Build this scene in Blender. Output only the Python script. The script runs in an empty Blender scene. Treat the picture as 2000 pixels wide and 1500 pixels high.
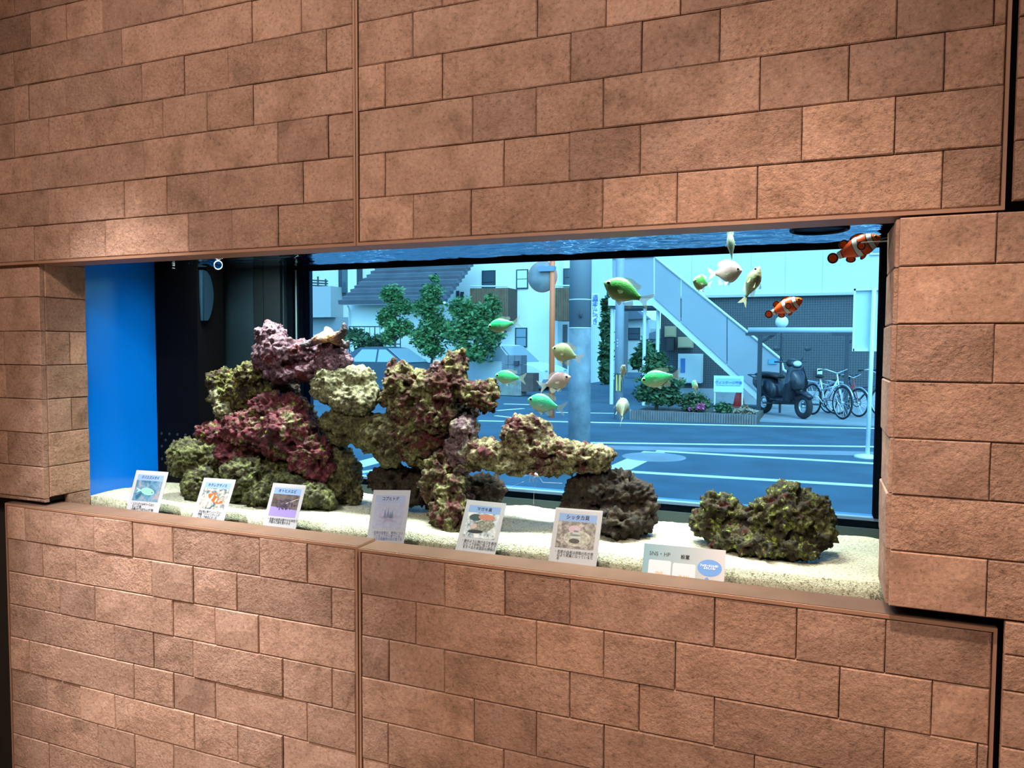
import bpy, bmesh, math, random
from mathutils import Vector, Matrix, noise
random.seed(7)
S = bpy.context.scene
COL = S.collection

# ------------------------------------------------------------------ camera
F_PX, YAW, PITCH, ROLL = 1459.97, -0.3882, -0.0492, 0.0046
CAM = Vector((0.0, -1.48716, 1.45))
_fw = Vector((math.sin(YAW)*math.cos(PITCH), math.cos(YAW)*math.cos(PITCH), math.sin(PITCH)))
_r0 = Vector((math.cos(YAW), -math.sin(YAW), 0))
_u0 = _r0.cross(_fw)
_r = _r0*math.cos(ROLL) + _u0*math.sin(ROLL)
_u = _u0*math.cos(ROLL) - _r0*math.sin(ROLL)
cd = bpy.data.cameras.new('camera'); co = bpy.data.objects.new('camera', cd); COL.objects.link(co)
cd.sensor_fit = 'HORIZONTAL'; cd.sensor_width = 36.0; cd.lens = F_PX/2000*36.0
cd.clip_start = 0.02; cd.clip_end = 500
M = Matrix((_r, _u, -_fw)).transposed().to_4x4(); M.translation = CAM
co.matrix_world = M
S.camera = co

# ------------------------------------------------------------------ world, lights, exposure
S.view_settings.view_transform = 'Standard'; S.view_settings.look = 'None'
S.view_settings.gamma = 1.0; S.view_settings.exposure = 0.0
S.view_settings.use_curve_mapping = False
S.cycles.transparent_max_bounces = 24
S.cycles.max_bounces = 8
S.cycles.sample_clamp_indirect = 6.0
W = bpy.data.worlds.new('sky'); S.world = W; W.use_nodes = True
wn = W.node_tree; wn.nodes.clear()
_o = wn.nodes.new('ShaderNodeOutputWorld'); _b = wn.nodes.new('ShaderNodeBackground'); _s = wn.nodes.new('ShaderNodeTexSky')
_s.sky_type = 'NISHITA'; _s.sun_disc = False; _s.sun_elevation = math.radians(48); _s.sun_rotation = math.radians(150)
_s.air_density = 1.0; _s.dust_density = 2.5; _s.ozone_density = 1.0
_b.inputs['Strength'].default_value = 0.72
wn.links.new(_s.outputs[0], _b.inputs[0]); wn.links.new(_b.outputs[0], _o.inputs[0])

def lamp(name, kind, loc, target, energy, color, **kw):
    l = bpy.data.lights.new(name, kind); l.energy = energy; l.color = color
    for k, v in kw.items(): setattr(l, k, v)
    o = bpy.data.objects.new(name, l); COL.objects.link(o); o.location = loc
    d = Vector(target)-Vector(loc); o.rotation_euler = d.to_track_quat('-Z', 'Y').to_euler()
    return o
# ceiling downlights of the room: one row close to the clad wall, one further back
lamp('wall_washer', 'SPOT', (-2.02, -0.80, 3.22), (-1.52, 0.0, 0.18), 930, (1.0, 1.0, 1.0), spot_size=math.radians(33), spot_blend=1.0, shadow_soft_size=0.03)
lamp('wall_washer', 'SPOT', (-0.10, -0.80, 3.22), (-0.05, 0.0, 0.22), 310, (1.0, 0.77, 0.62), spot_size=math.radians(40), spot_blend=0.95, shadow_soft_size=0.03)
lamp('downlight', 'SPOT', (-1.00, -2.40, 3.20), (-1.00, 0.0, 1.55), 205, (1.0, 0.86, 0.76), spot_size=math.radians(66), spot_blend=0.7, shadow_soft_size=0.03)
lamp('ambient_fill', 'AREA', (-0.6, -2.6, 3.22), (-0.6, -1.2, 0.0), 60, (1.0, 0.78, 0.63), shape='RECTANGLE', size=2.6, size_y=1.0)  # unseen broad area lamp, added as soft ambient fill
# aquarium LED bars hang inside the cabinet above the water
lamp('aquarium_led', 'AREA', (-1.45, 0.34, 1.96), (-1.45, 0.34, 0), 21, (0.97, 1.0, 0.88), shape='RECTANGLE', size=0.75, size_y=0.05, spread=math.radians(95))
lamp('aquarium_led', 'AREA', (-0.45, 0.34, 1.96), (-0.45, 0.34, 0), 23, (0.97, 1.0, 0.88), shape='RECTANGLE', size=0.95, size_y=0.05, spread=math.radians(95))

# ------------------------------------------------------------------ helpers
def ray(x, y): return _fw*F_PX + _r*(x-1000) - _u*(y-750)
def at(x, y, Y):
    d = ray(x, y); return CAM + d*((Y-CAM.y)/d.y)
def gnd(x, y, Z=0.0):
    d = ray(x, y); return CAM + d*((Z-CAM.z)/d.z)
def mm(p): return (Vector(p)-CAM).dot(_fw)/F_PX      # metres per photo pixel at p

def wpos(o):
    v = Vector((0, 0, 0))
    while o is not None:
        v += o.location; o = o.parent
    return v
def tag(o, label=None, cat=None, group=None, kind=None):
    if label: o['label'] = label
    if cat: o['category'] = cat
    if group: o['group'] = group
    if kind: o['kind'] = kind
    return o
def thing(name, loc, label, cat, group=None):
    o = bpy.data.objects.new(name, None); o.empty_display_size = 0.05
    COL.objects.link(o); o.location = loc
    return tag(o, label, cat, group)
def link_mesh(name, me, mat, parent=None, smooth=False, label=None):
    o = bpy.data.objects.new(name, me); COL.objects.link(o)
    if mat is not None and not me.materials: me.materials.append(mat)
    if parent is not None: o.parent = parent
    if smooth: me.polygons.foreach_set('use_smooth', [True]*len(me.polygons))
    if label: o['label'] = label
    return o

class MB:
    def __init__(s): s.v = []; s.f = []
    def add(s, vs, fs):
        n = len(s.v); s.v += [Vector(v) for v in vs]; s.f += [tuple(i+n for i in f) for f in fs]; return s
    def box(s, a, b, R=None, c=None):
        x0, y0, z0 = a; x1, y1, z1 = b
        vs = [Vector(p) for p in ((x0,y0,z0),(x1,y0,z0),(x1,y1,z0),(x0,y1,z0),(x0,y0,z1),(x1,y0,z1),(x1,y1,z1),(x0,y1,z1))]
        if R is not None:
            c = Vector(c) if c is not None else Vector((0,0,0)); vs = [R @ v + c for v in vs]
        return s.add(vs, [(0,3,2,1),(4,5,6,7),(0,1,5,4),(1,2,6,5),(2,3,7,6),(3,0,4,7)])
    def prism(s, poly, off):            # polygon of 3D points extruded by vector off
        n = len(poly); off = Vector(off); p = [Vector(q) for q in poly]
        return s.add(p+[q+off for q in p], [tuple(range(n))[::-1], tuple(range(n, 2*n))] + [(i, (i+1) % n, n+(i+1) % n, n+i) for i in range(n)])
    def flat(s, poly): return s.add(poly, [tuple(range(len(poly)))])
    def tube(s, pts, r, n=8, caps=True):
        pts = [Vector(p) for p in pts]; rs = r if isinstance(r, (list, tuple)) else [r]*len(pts)
        rings = []; base = len(s.v); vs = []
        ref = None
        for i, p in enumerate(pts):
            t = (pts[min(i+1, len(pts)-1)] - pts[max(i-1, 0)])
            if t.length < 1e-9: t = Vector((0,0,1))
            t.normalize()
            if ref is None:
                ref = Vector((0,0,1)) if abs(t.z) < 0.9 else Vector((1,0,0))
            a = ref - t*ref.dot(t)
            if a.length < 1e-6: a = t.orthogonal()
            a.normalize(); b = t.cross(a); ref = a
            for k in range(n):
                w = 2*math.pi*k/n; vs.append(p + a*(math.cos(w)*rs[i]) + b*(math.sin(w)*rs[i]))
        fs = []
        for i in range(len(pts)-1):
            for k in range(n):
                fs.append((i*n+k, i*n+(k+1) % n, (i+1)*n+(k+1) % n, (i+1)*n+k))
        if caps: fs += [tuple(range(n))[::-1], tuple((len(pts)-1)*n+k for k in range(n))]
        return s.add(vs, fs)
    def lathe(s, c, prof, n=16, axis='Z'):   # prof: [(r,h)]
        c = Vector(c); vs = []; fs = []
        for r, h in prof:
            for k in range(n):
                w = 2*math.pi*k/n; a, b = r*math.cos(w), r*math.sin(w)
                vs.append(c + (Vector((a, b, h)) if axis == 'Z' else Vector((a, h, b)) if axis == 'Y' else Vector((h, a, b))))
        for i in range(len(prof)-1):
            for k in range(n): fs.append((i*n+k, i*n+(k+1) % n, (i+1)*n+(k+1) % n, (i+1)*n+k))
        fs += [tuple(range(n))[::-1], tuple((len(prof)-1)*n+k for k in range(n))]
        return s.add(vs, fs)
    def ball(s, c, r, n=12, m=8):
        rx, ry, rz = r if isinstance(r, (tuple, list)) else (r, r, r); c = Vector(c)
        vs = []; fs = []
        for i in range(m+1):
            th = math.pi*i/m
            for k in range(n):
                w = 2*math.pi*k/n
                vs.append(c+Vector((rx*math.sin(th)*math.cos(w), ry*math.sin(th)*math.sin(w), rz*math.cos(th))))
        for i in range(m):
            for k in range(n): fs.append((i*n+k, (i+1)*n+k, (i+1)*n+(k+1) % n, i*n+(k+1) % n))
        return s.add(vs, fs)
    def torus(s, c, R, r, ax, n=28, m=8):
        c = Vector(c); ax = Vector(ax).normalized(); a = ax.orthogonal().normalized(); b = ax.cross(a)
        vs = []; fs = []
        for i in range(n):
            w = 2*math.pi*i/n; d = a*math.cos(w)+b*math.sin(w)
            for k in range(m):
                q = 2*math.pi*k/m; vs.append(c + d*(R+r*math.cos(q)) + ax*(r*math.sin(q)))
        for i in range(n):
            for k in range(m): fs.append((i*m+k, ((i+1) % n)*m+k, ((i+1) % n)*m+(k+1) % m, i*m+(k+1) % m))
        return s.add(vs, fs)
    def mesh(s, name, off=(0,0,0)):
        off = Vector(off); me = bpy.data.meshes.new(name)
        me.from_pydata([tuple(v-off) for v in s.v], [], s.f)
        bm = bmesh.new(); bm.from_mesh(me); bmesh.ops.recalc_face_normals(bm, faces=bm.faces); bm.to_mesh(me); bm.free()
        me.update(); return me
    def build(s, name, mat, parent=None, smooth=False, local=False, label=None):
        off = Vector((0,0,0)) if (parent is None or local) else wpos(parent)
        return link_mesh(name, s.mesh(name, off), mat, parent, smooth, label)

# ------------------------------------------------------------------ materials
MATS = {}
def base_mat(name):
    m = bpy.data.materials.new(name); m.use_nodes = True; nt = m.node_tree
    return m, nt, nt.nodes['Principled BSDF'], nt.nodes['Material Output']
def N(nt, t, **kw):
    n = nt.nodes.new(t)
    for k, v in kw.items():
        if k in n.inputs: n.inputs[k].default_value = v
        else: setattr(n, k, v)
    return n
def ramp(nt, stops, interp='LINEAR'):
    r = nt.nodes.new('ShaderNodeValToRGB'); e = r.color_ramp.elements; r.color_ramp.interpolation = interp
    while len(e) > 1: e.remove(e[-1])
    for i, (p, c) in enumerate(stops):
        q = e[0] if i == 0 else e.new(p)
        q.position = p; q.color = (*c, 1) if len(c) == 3 else c
    return r
def pm(name, col, rough=0.6, metal=0.0, var=0.0, scale=8.0, bump=0.0, bscale=60.0, dist=0.002, spec=0.5, alpha=None, col2=None, detail=5.0):
    """plain procedural material: colour (optionally mottled by noise) + bump"""
    if name in MATS: return MATS[name]
    m, nt, b, out = base_mat(name)
    b.inputs['Base Color'].default_value = (*col, 1); b.inputs['Roughness'].default_value = rough
    b.inputs['Metallic'].default_value = metal; b.inputs['Specular IOR Level'].default_value = spec
    tc = N(nt, 'ShaderNodeTexCoord')
    if var > 0 or col2:
        n = N(nt, 'ShaderNodeTexNoise', Scale=scale, Detail=detail); nt.links.new(tc.outputs['Object'], n.inputs['Vector'])
        c2 = col2 or tuple(min(1, c*(1+var)) for c in col); c1 = col if col2 else tuple(c*(1-var) for c in col)
        r = ramp(nt, [(0.32, c1), (0.68, c2)]); nt.links.new(n.outputs['Fac'], r.inputs[0]); nt.links.new(r.outputs[0], b.inputs['Base Color'])
    if bump > 0:
        n2 = N(nt, 'ShaderNodeTexNoise', Scale=bscale, Detail=4.0); nt.links.new(tc.outputs['Object'], n2.inputs['Vector'])
        bp = N(nt, 'ShaderNodeBump', Strength=bump, Distance=dist); nt.links.new(n2.outputs['Fac'], bp.inputs['Height']); nt.links.new(bp.outputs[0], b.inputs['Normal'])
    if alpha is not None: b.inputs['Alpha'].default_value = alpha
    MATS[name] = m; return m
def glass_mat(name, tint, ior=1.45, rough=0.0, gl=1.0):
    """clear pane: tinted straight-through transmission plus a Fresnel reflection"""
    if name in MATS: return MATS[name]
    m, nt, b, out = base_mat(name); nt.nodes.remove(b)
    t = N(nt, 'ShaderNodeBsdfTransparent'); t.inputs[0].default_value = (*tint, 1)
    g = N(nt, 'ShaderNodeBsdfGlossy'); g.inputs['Roughness'].default_value = rough; g.inputs[0].default_value = (gl, gl, gl, 1)
    lw = N(nt, 'ShaderNodeLayerWeight'); lw.inputs['Blend'].default_value = 0.12
    mu = N(nt, 'ShaderNodeMath', operation='MULTIPLY'); mu.inputs[1].default_value = ior-1.0
    mx = N(nt, 'ShaderNodeMixShader')
    nt.links.new(lw.outputs['Fresnel'], mu.inputs[0]); nt.links.new(mu.outputs[0], mx.inputs[0])
    nt.links.new(t.outputs[0], mx.inputs[1]); nt.links.new(g.outputs[0], mx.inputs[2]); nt.links.new(mx.outputs[0], out.inputs[0])
    MATS[name] = m; return m

def tile_mat():
    m, nt, b, out = base_mat('terracotta_tile')
    b.inputs['Roughness'].default_value = 0.82; b.inputs['Specular IOR Level'].default_value = 0.25
    tc = N(nt, 'ShaderNodeTexCoord'); oi = N(nt, 'ShaderNodeObjectInfo')
    # every tile gets its own patch of the stone pattern
    sh = N(nt, 'ShaderNodeVectorMath', operation='MULTIPLY'); cb = N(nt, 'ShaderNodeCombineXYZ')
    for k in range(3): nt.links.new(oi.outputs['Random'], cb.inputs[k])
    sh.inputs[1].default_value = (37.0, 91.0, 53.0); nt.links.new(cb.outputs[0], sh.inputs[0])
    ad = N(nt, 'ShaderNodeVectorMath', operation='ADD'); nt.links.new(tc.outputs['Object'], ad.inputs[0]); nt.links.new(sh.outputs[0], ad.inputs[1])
    n1 = N(nt, 'ShaderNodeTexNoise', Scale=11.0, Detail=6.0, Roughness=0.62); nt.links.new(ad.outputs[0], n1.inputs['Vector'])
    n2 = N(nt, 'ShaderNodeTexNoise', Scale=120.0, Detail=6.0, Roughness=0.75); nt.links.new(ad.outputs[0], n2.inputs['Vector'])
    r1 = ramp(nt, [(0.28, (0.245, 0.145, 0.098)), (0.46, (0.380, 0.228, 0.160)), (0.60, (0.440, 0.270, 0.195)), (0.75, (0.375, 0.245, 0.190))])
    nt.links.new(n1.outputs['Fac'], r1.inputs[0])
    r2 = ramp(nt, [(0.32, (0.48, 0.46, 0.46)), (0.45, (0.92, 0.92, 0.92)), (0.55, (1.02, 1.02, 1.02)), (0.68, (1.28, 1.26, 1.24))]); nt.links.new(n2.outputs['Fac'], r2.inputs[0])
    mx = N(nt, 'ShaderNodeMixRGB', blend_type='MULTIPLY'); mx.inputs[0].default_value = 1.0
    nt.links.new(r1.outputs[0], mx.inputs[1]); nt.links.new(r2.outputs[0], mx.inputs[2])
    r3 = ramp(nt, [(0.0, (0.78, 0.76, 0.77)), (0.25, (0.93, 0.92, 0.93)), (0.75, (1.03, 1.0, 0.99)), (1.0, (1.18, 1.15, 1.13))]); nt.links.new(oi.outputs['Random'], r3.inputs[0])
    mx2 = N(nt, 'ShaderNodeMixRGB', blend_type='MULTIPLY'); mx2.inputs[0].default_value = 1.0
    nt.links.new(mx.outputs[0], mx2.inputs[1]); nt.links.new(r3.outputs[0], mx2.inputs[2]); nt.links.new(mx2.outputs[0], b.inputs['Base Color'])
    # split-stone relief: stretched ridges, lumps and pits
    mp = N(nt, 'ShaderNodeMapping'); mp.inputs['Rotation'].default_value = (0, math.radians(32), 0); mp.inputs['Scale'].default_value = (52, 52, 56)
    nt.links.new(ad.outputs[0], mp.inputs[0])
    n3 = N(nt, 'ShaderNodeTexNoise', Scale=1.0, Detail=6.0, Roughness=0.70); nt.links.new(mp.outputs[0], n3.inputs['Vector'])
    n4 = N(nt, 'ShaderNodeTexNoise', Scale=150.0, Detail=5.0, Roughness=0.65); nt.links.new(ad.outputs[0], n4.inputs['Vector'])
    b1 = N(nt, 'ShaderNodeBump', Strength=1.0, Distance=0.0075); nt.links.new(n3.outputs['Fac'], b1.inputs['Height'])
    b2 = N(nt, 'ShaderNodeBump', Strength=0.9, Distance=0.0032); nt.links.new(n4.outputs['Fac'], b2.inputs['Height']); nt.links.new(b1.outputs[0], b2.inputs['Normal'])
    # some tiles are nearly smooth, others coarse
    fr = N(nt, 'ShaderNodeMath', operation='MULTIPLY'); fr.inputs[1].default_value = 7.31; nt.links.new(oi.outputs['Random'], fr.inputs[0])
    fc = N(nt, 'ShaderNodeMath', operation='FRACT'); nt.links.new(fr.outputs[0], fc.inputs[0])
    mr = N(nt, 'ShaderNodeMapRange'); mr.inputs['To Min'].default_value = .22; mr.inputs['To Max'].default_value = 1.0; nt.links.new(fc.outputs[0], mr.inputs['Value'])
    nt.links.new(mr.outputs[0], b1.inputs['Strength']); nt.links.new(mr.outputs[0], b2.inputs['Strength'])
    nt.links.new(b2.outputs[0], b.inputs['Normal'])
    return m
TILE = tile_mat()
FRAME = pm('painted_metal_frame', (0.33, 0.175, 0.110), 0.5, var=0.08, scale=6, bump=0.05, bscale=200)
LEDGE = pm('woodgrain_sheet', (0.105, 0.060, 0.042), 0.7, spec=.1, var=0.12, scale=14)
DARKVOID = pm('dark_backing', (0.018, 0.012, 0.010), 0.9)
BLACK = pm('black_plastic', (0.0015, 0.0015, 0.002), 0.5, spec=.08)
NAVY = pm('dark_window_frame', (0.002, 0.004, 0.007), 0.9, spec=.0)
WHITE = pm('white_paint', (0.80, 0.80, 0.80), 0.5, var=0.03)

# ------------------------------------------------------------------ room shell (structure)
def struct(name, mb, mat): return tag(mb.build(name, mat), kind='structure')
PLASTER = pm('warm_plaster', (0.55, 0.47, 0.40), 0.9, var=0.05, scale=3, bump=0.1)
XL, XR, YB, ZC = -3.4, 2.6, -4.6, 3.28
struct('floor', MB().box((XL-.1, YB-.1, -.12), (XR+.1, .6, 0)), pm('wood_floor', (0.30, 0.19, 0.11), 0.5, var=0.2, scale=4))
struct('ceiling', MB().box((XL-.1, YB-.1, ZC), (XR+.1, .72, ZC+.1)), PLASTER)
struct('wall_back', MB().box((XL-.1, YB-.1, 0), (XR+.1, YB, ZC)), PLASTER)
struct('wall_west', MB().box((XL-.1, YB, 0), (XL, .72, ZC)), PLASTER)
struct('wall_east', MB().box((XR, YB, 0), (XR+.1, .72, ZC)), PLASTER)

# ------------------------------------------------------------------ tiles
TJ = random.Random(11)
def tile_mesh(w, h, th, proud):
    """stone tile, local x right / z up / front at -y; irregular face, eased edges"""
    nx = 4 if w > 0.2 else 3; ny = 2
    e = 0.0021; mb = MB(); vs = []; fs = []
    R = TJ.random
    xs = [e+(w-2*e)*i/nx for i in range(nx+1)]; zs = [e+(h-2*e)*j/ny for j in range(ny+1)]
    for j in range(ny+1):
        for i in range(nx+1):
            edge = i in (0, nx) or j in (0, ny)
            d = proud + (R()-.5)*(0.0012 if edge else 0.0036) + (0 if edge else 0.0012)
            jx = 0 if i in (0, nx) else (R()-.5)*0.012; jz = 0 if j in (0, ny) else (R()-.5)*0.012
            vs.append((xs[i]+jx, -d, zs[j]+jz))
    idx = lambda i, j: j*(nx+1)+i
    for j in range(ny):
        for i in range(nx): fs.append((idx(i,j), idx(i+1,j), idx(i+1,j+1), idx(i,j+1)))
    ring = [(i, 0) for i in range(nx)] + [(nx, j) for j in range(ny)] + [(i, ny) for i in range(nx, 0, -1)] + [(0, j) for j in range(ny, 0, -1)]
    n = len(ring); o1 = len(vs)
    for i, j in ring:
        x = 0 if i == 0 else w if i == nx else xs[i]; z = 0 if j == 0 else h if j == ny else zs[j]
        x += (R()-.5)*0.0007*(1 if i in (0, nx) else 0); z += (R()-.5)*0.0007*(1 if j in (0, ny) else 0)
        vs.append((x, -(proud-0.0017-(R()*0.0008)), z))
    o2 = len(vs)
    for i, j in ring:
        vs.append((0 if i == 0 else w if i == nx else xs[i], th, 0 if j == 0 else h if j == ny else zs[j]))
    for k in range(n):
        k2 = (k+1) % n
        fs.append((idx(*ring[k]), o1+k, o1+k2, idx(*ring[k2]))); fs.append((o1+k, o2+k, o2+k2, o1+k2))
    return mb.add(vs, fs)
def put_tile(parent, o, ux, w, z0, z1, th=0.012, gap=0.0016, proud=None):
    """tile whose lower-left front corner is at o (world), running along ux; outward normal = ux x (-z)..."""
    ux = Vector(ux); h = z1-z0
    if proud is None: proud = TJ.uniform(-0.0012, 0.0022)
    mb = tile_mesh(w-gap, h-gap, th, proud)
    nb = Vector((-ux.y, ux.x, 0))         # local +y (into the wall)
    for i, v in enumerate(mb.v): mb.v[i] = Vector(o) + ux*(v.x+gap/2) + nb*v.y + Vector((0, 0, v.z+gap/2))
    t = mb.build('tile', TILE, parent)
    return t
def fill_row(parent, x0, x1, z0, z1, joints, Y=0.0):
    xs = [x0]+sorted(j for j in joints if x0+0.012 < j < x1-0.012)+[x1]
    for a, b in zip(xs, xs[1:]): put_tile(parent, (a, Y, z0), (1, 0, 0), b-a, z0, z1)
def rnd_joints(x0, x1):
    r = []; x = x0+TJ.uniform(.06, .2)
    while x < x1: r.append(x); x += TJ.choice([.125, .125, .13, .27, .3])
    return r

def cabinet_door(name, label, x0, x1, z0, z1, rows, depth, ledge):
    """clad door: backing panel, thin metal frame around, tiles inside"""
    cx = (x0+x1)/2
    d = thing(name, (cx, 0.03, z0), label, 'cabinet door')
    MB().box((x0+.004, .0125, z0+.004), (x1-.004, depth-.004, z1-.004)).build('panel', DARKVOID, d)
    fwid = 0.0055
    MB().box((x0, -.001, z0), (x0+fwid, depth, z1)).build('side_frame', FRAME, d)
    MB().box((x1-fwid, -.001, z0), (x1, depth, z1)).build('side_frame', FRAME, d)
    MB().box((x0+fwid, -.001, z1-.007), (x1-fwid, depth, z1)).build('top_ledge' if ledge else 'top_frame', FRAME, d)
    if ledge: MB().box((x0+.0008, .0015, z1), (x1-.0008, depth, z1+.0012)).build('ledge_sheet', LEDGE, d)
    MB().box((x0+fwid, -.001, z0), (x1-fwid, depth, z0+.007)).build('bottom_frame', FRAME, d)
    for (r0, r1, js) in rows:
        if js is None: js = rnd_joints(x0, x1)
        fill_row(d, x0+fwid+.0012, x1-fwid-.0012, r0, r1, js)
    return d
def J(pts, Y=0.0): return [at(x, y, Y).x for x, y in pts]
def z1_(l): return [(x*.36, y*.36) for x, y in l]
def z2_(l): return [(640+x*.36, y*.36) for x, y in l]
def z3_(l): return [(1280+x*.36, y*.36) for x, y in l]
def z6_(l): return [(x*.36, 960+y*.36) for x, y in l]
def z7_(l): return [(640+x*.36, 960+y*.36) for x, y in l]
def z8_(l): return [(1280+x*.36, 960+y*.36) for x, y in l]
U0, ML, MR = 1.6917, 0.9672, 0.9617
SEAM = -1.0015
ul = [z1_([(182,1290),(372,1280),(570,1270),(1020,1250),(1260,1235),(1508,1210)]),
      z1_([(88,1130),(262,1110),(672,1070),(902,1055),(1130,1030),(1643,985)]),
      z1_([(165,930),(562,880),(780,860),(1507,770),(1780,740)]),
      z1_([(76,750),(263,720),(458,690),(883,640),(1122,600),(1372,570)]),
      z1_([(80,560),(155,560),(353,520),(768,440),(998,400),(1238,360),(1770,270)]),
      z1_([(76,390),(450,300),(660,250),(1365,120),(1632,80)]),
      z1_([(163,180),(357,130),(553,90),(993,35)]), z1_([(76,50)]), None]
ur = [z2_([(465,1180),(778,1160),(1492,1110),(1895,1080)])+z3_([(553,1040),(1558,970)]),
      z2_([(310,950),(955,890),(1312,855),(1695,820)])+z3_([(795,730),(1300,680)]),
      z2_([(785,650),(1132,610),(1497,565)])+z3_([(568,455),(1050,395),(1570,330)]),
      z2_([(312,465),(622,420),(1318,310),(1705,255)])+z3_([(350,190),(1310,100),(1840,70)]),
      z2_([(462,190),(1137,100),(1510,70),(1915,40)]), z2_([(620,20)]), None, None, None]
ll = [z6_([(135,190),(510,235),(718,260),(935,285),(1408,350),(1667,385)]),
      z6_([(228,370),(410,400),(825,465),(1048,500),(1285,540),(1800,620)]),
      z6_([(325,570),(515,600),(938,685),(1168,720),(1405,760)]),
      z6_([(243,720),(622,820),(832,860),(1048,900),(1535,1005),(1803,1060)]),
      z6_([(160,880),(333,900),(728,1025),(942,1070),(1167,1130),(1667,1255)]),
      z6_([(250,1080),(437,1135),(625,1180),(1055,1305),(1292,1370),(1535,1420)]),
      z6_([(170,1230),(533,1340),(732,1400),(942,1440)]), z6_([(265,1420)]), None]
lr = [z7_([(635,500),(960,540),(1312,590)])+z8_([(320,700),(765,760),(1248,820)]),
      z7_([(478,710),(1132,820),(1497,870),(1885,940)])+z8_([(998,1090),(1500,1160)]),
      z7_([(332,910),(633,960),(1312,1100),(1688,1170)])+z8_([(318,1250),(1242,1380),(1748,1430)]),
      z7_([(795,1240),(1132,1310),(1497,1390)])+z8_([(537,1480)]),
      z7_([(330,1370),(955,1450)]), None, None, None, None]
def rows_up(base, js): return [(base+.1*k, base+.1*(k+1), J(j) if j is not None else None) for k, j in enumerate(js)]
def rows_dn(base, js): return [(base-.1*(k+1), base-.1*k, J(j) if j is not None else None) for k, j in enumerate(js)]
cabinet_door('cabinet_door', 'brown stone-tile cabinet door above the aquarium, left of the upper seam', -2.62, SEAM-.0008, U0-.0075, 2.602, rows_up(U0, ul), .083, False)
cabinet_door('cabinet_door', 'brown stone-tile cabinet door above the aquarium, right of the upper seam', SEAM+.0008, .2845, U0-.0075, 2.602, rows_up(U0, ur), .083, False)
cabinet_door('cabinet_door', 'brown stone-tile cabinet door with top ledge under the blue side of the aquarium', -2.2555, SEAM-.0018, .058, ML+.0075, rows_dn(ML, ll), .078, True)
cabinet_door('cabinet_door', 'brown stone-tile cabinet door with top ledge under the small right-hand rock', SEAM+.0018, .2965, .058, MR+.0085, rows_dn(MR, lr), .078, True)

# side wall piers beside the tank opening
GY = 0.16
XA = -2.098
wl = struct('wall_left', MB().box((XL, .09, .0), (XA-.0135, .60, ZC)).box((XL, .0295, .985), (XA-.0135, .0895, 1.682)), DARKVOID)
A0 = 1.0903; YA = 0.012
pz = [0.9835, 0.9965] + [A0+.1*k-.0935+.0 for k in range(1)]
zrow = [0.9845, 0.9965, A0] + [A0+.1*k for k in range(1, 7)]
fj = {3: [(18*.36, 480+.36*370)], 5: [(35*.36, 480+740*.36)], 1: []}
front_j = [[], [], [(15, 878)], [], [(12, 746)], [], [(6, 613)], []]
for k in range(len(zrow)-1):
    put_row = J(front_j[k], YA)
    xs = [-2.62]+sorted(put_row)+[XA-.001]
    xs = [xs[0]]+[q for q in xs[1:-1] if q > -2.6]+[xs[-1]]
    if len(xs) == 2: xs.insert(1, -2.36+.05*(k % 3))
    for a, b in zip(xs, xs[1:]): put_tile(wl, (a, YA, zrow[k]), (1, 0, 0), b-a, zrow[k], zrow[k+1], th=.016)
# reveal (faces the tank opening)
rev = [(0.914, 0.9995, [], .055), (0.9995, 1.0903, [], .0)] + [(1.0903+.1*k, 1.1903+.1*k, ([.075] if k in (1, 3) else []), .0) for k in range(6)] + [(1.6903, 1.76, [], .05)]
for (a, b, js, y0) in rev:
    ys = [YA+.0165+y0]+[YA+.0165+j for j in js]+[GY+.002]
    for p, q in zip(ys, ys[1:]):
        put_tile(wl, (XA, p, a), (0, 1, 0), q-p, a, b, th=.012)
# right pier and the wall that goes on behind the doors' right edge
YR = -0.020; R0 = 1.0932; XRV = 0.1262
wr = struct('wall_right', MB().box((XRV+.0135, .09, 0), (XR, .157, ZC)).box((XRV+.0135, -.0075, .9925), (.335, .0895, 1.678)).box((.335, -.0075, 0), (XR, .0895, ZC)), DARKVOID)
struct('wall_behind', MB().box((.185, .157, 0), (XR, .60, ZC)), DARKVOID)
zr = [0.9925]+[R0+.1*k for k in range(0, 6)]+[1.678]
rj = [[(1928,1150)], [], [(1934,923)], [], [(1941,692)], [], [(1947,464)]]
for k in range(7):
    fill_row(wr, XRV, 0.62, zr[k], zr[k+1], J(rj[k], YR) + ([.47] if k % 2 else [.55]), YR)
XE = at(1985, 200, YR).x
zz = [1.695, 1.7932, 1.8932, 1.9932, 2.0932, 2.1932]
for k in range(5): fill_row(wr, XE, .62, zz[k], zz[k+1], [.46+.06*(k % 2)], YR)
XE2 = at(1960, 1300, YR).x
zb = [.9905, .9335, .8715, .7735, .6735, .5735, .4735]
for k in range(6): fill_row(wr, XE2, .62, zb[k+1], zb[k], [.44+.07*(k % 2)], YR)
for (a, b, o) in [(0.9925, R0, .0), (R0, R0+.1, .004), (R0+.1, R0+.2, .0), (R0+.2, R0+.3, .006), (R0+.3, R0+.4, .004), (R0+.4, R0+.5, .001), (R0+.5, 1.678, .0)]:
    t = put_tile(wr, (XRV-.003, GY+.002, a), (0, -1, 0), GY-YR-.012, a, b, th=.010, proud=.002+o*.5)
# cabinet shell around the tank (keeps the compartments closed)
struct('wall_below', MB().box((XA-.013, .158, 0), (.184, .60, .925)), DARKVOID)
struct('wall_above', MB().box((XA-.013, .0905, 2.25), (.184, .60, ZC)), DARKVOID)

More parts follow.
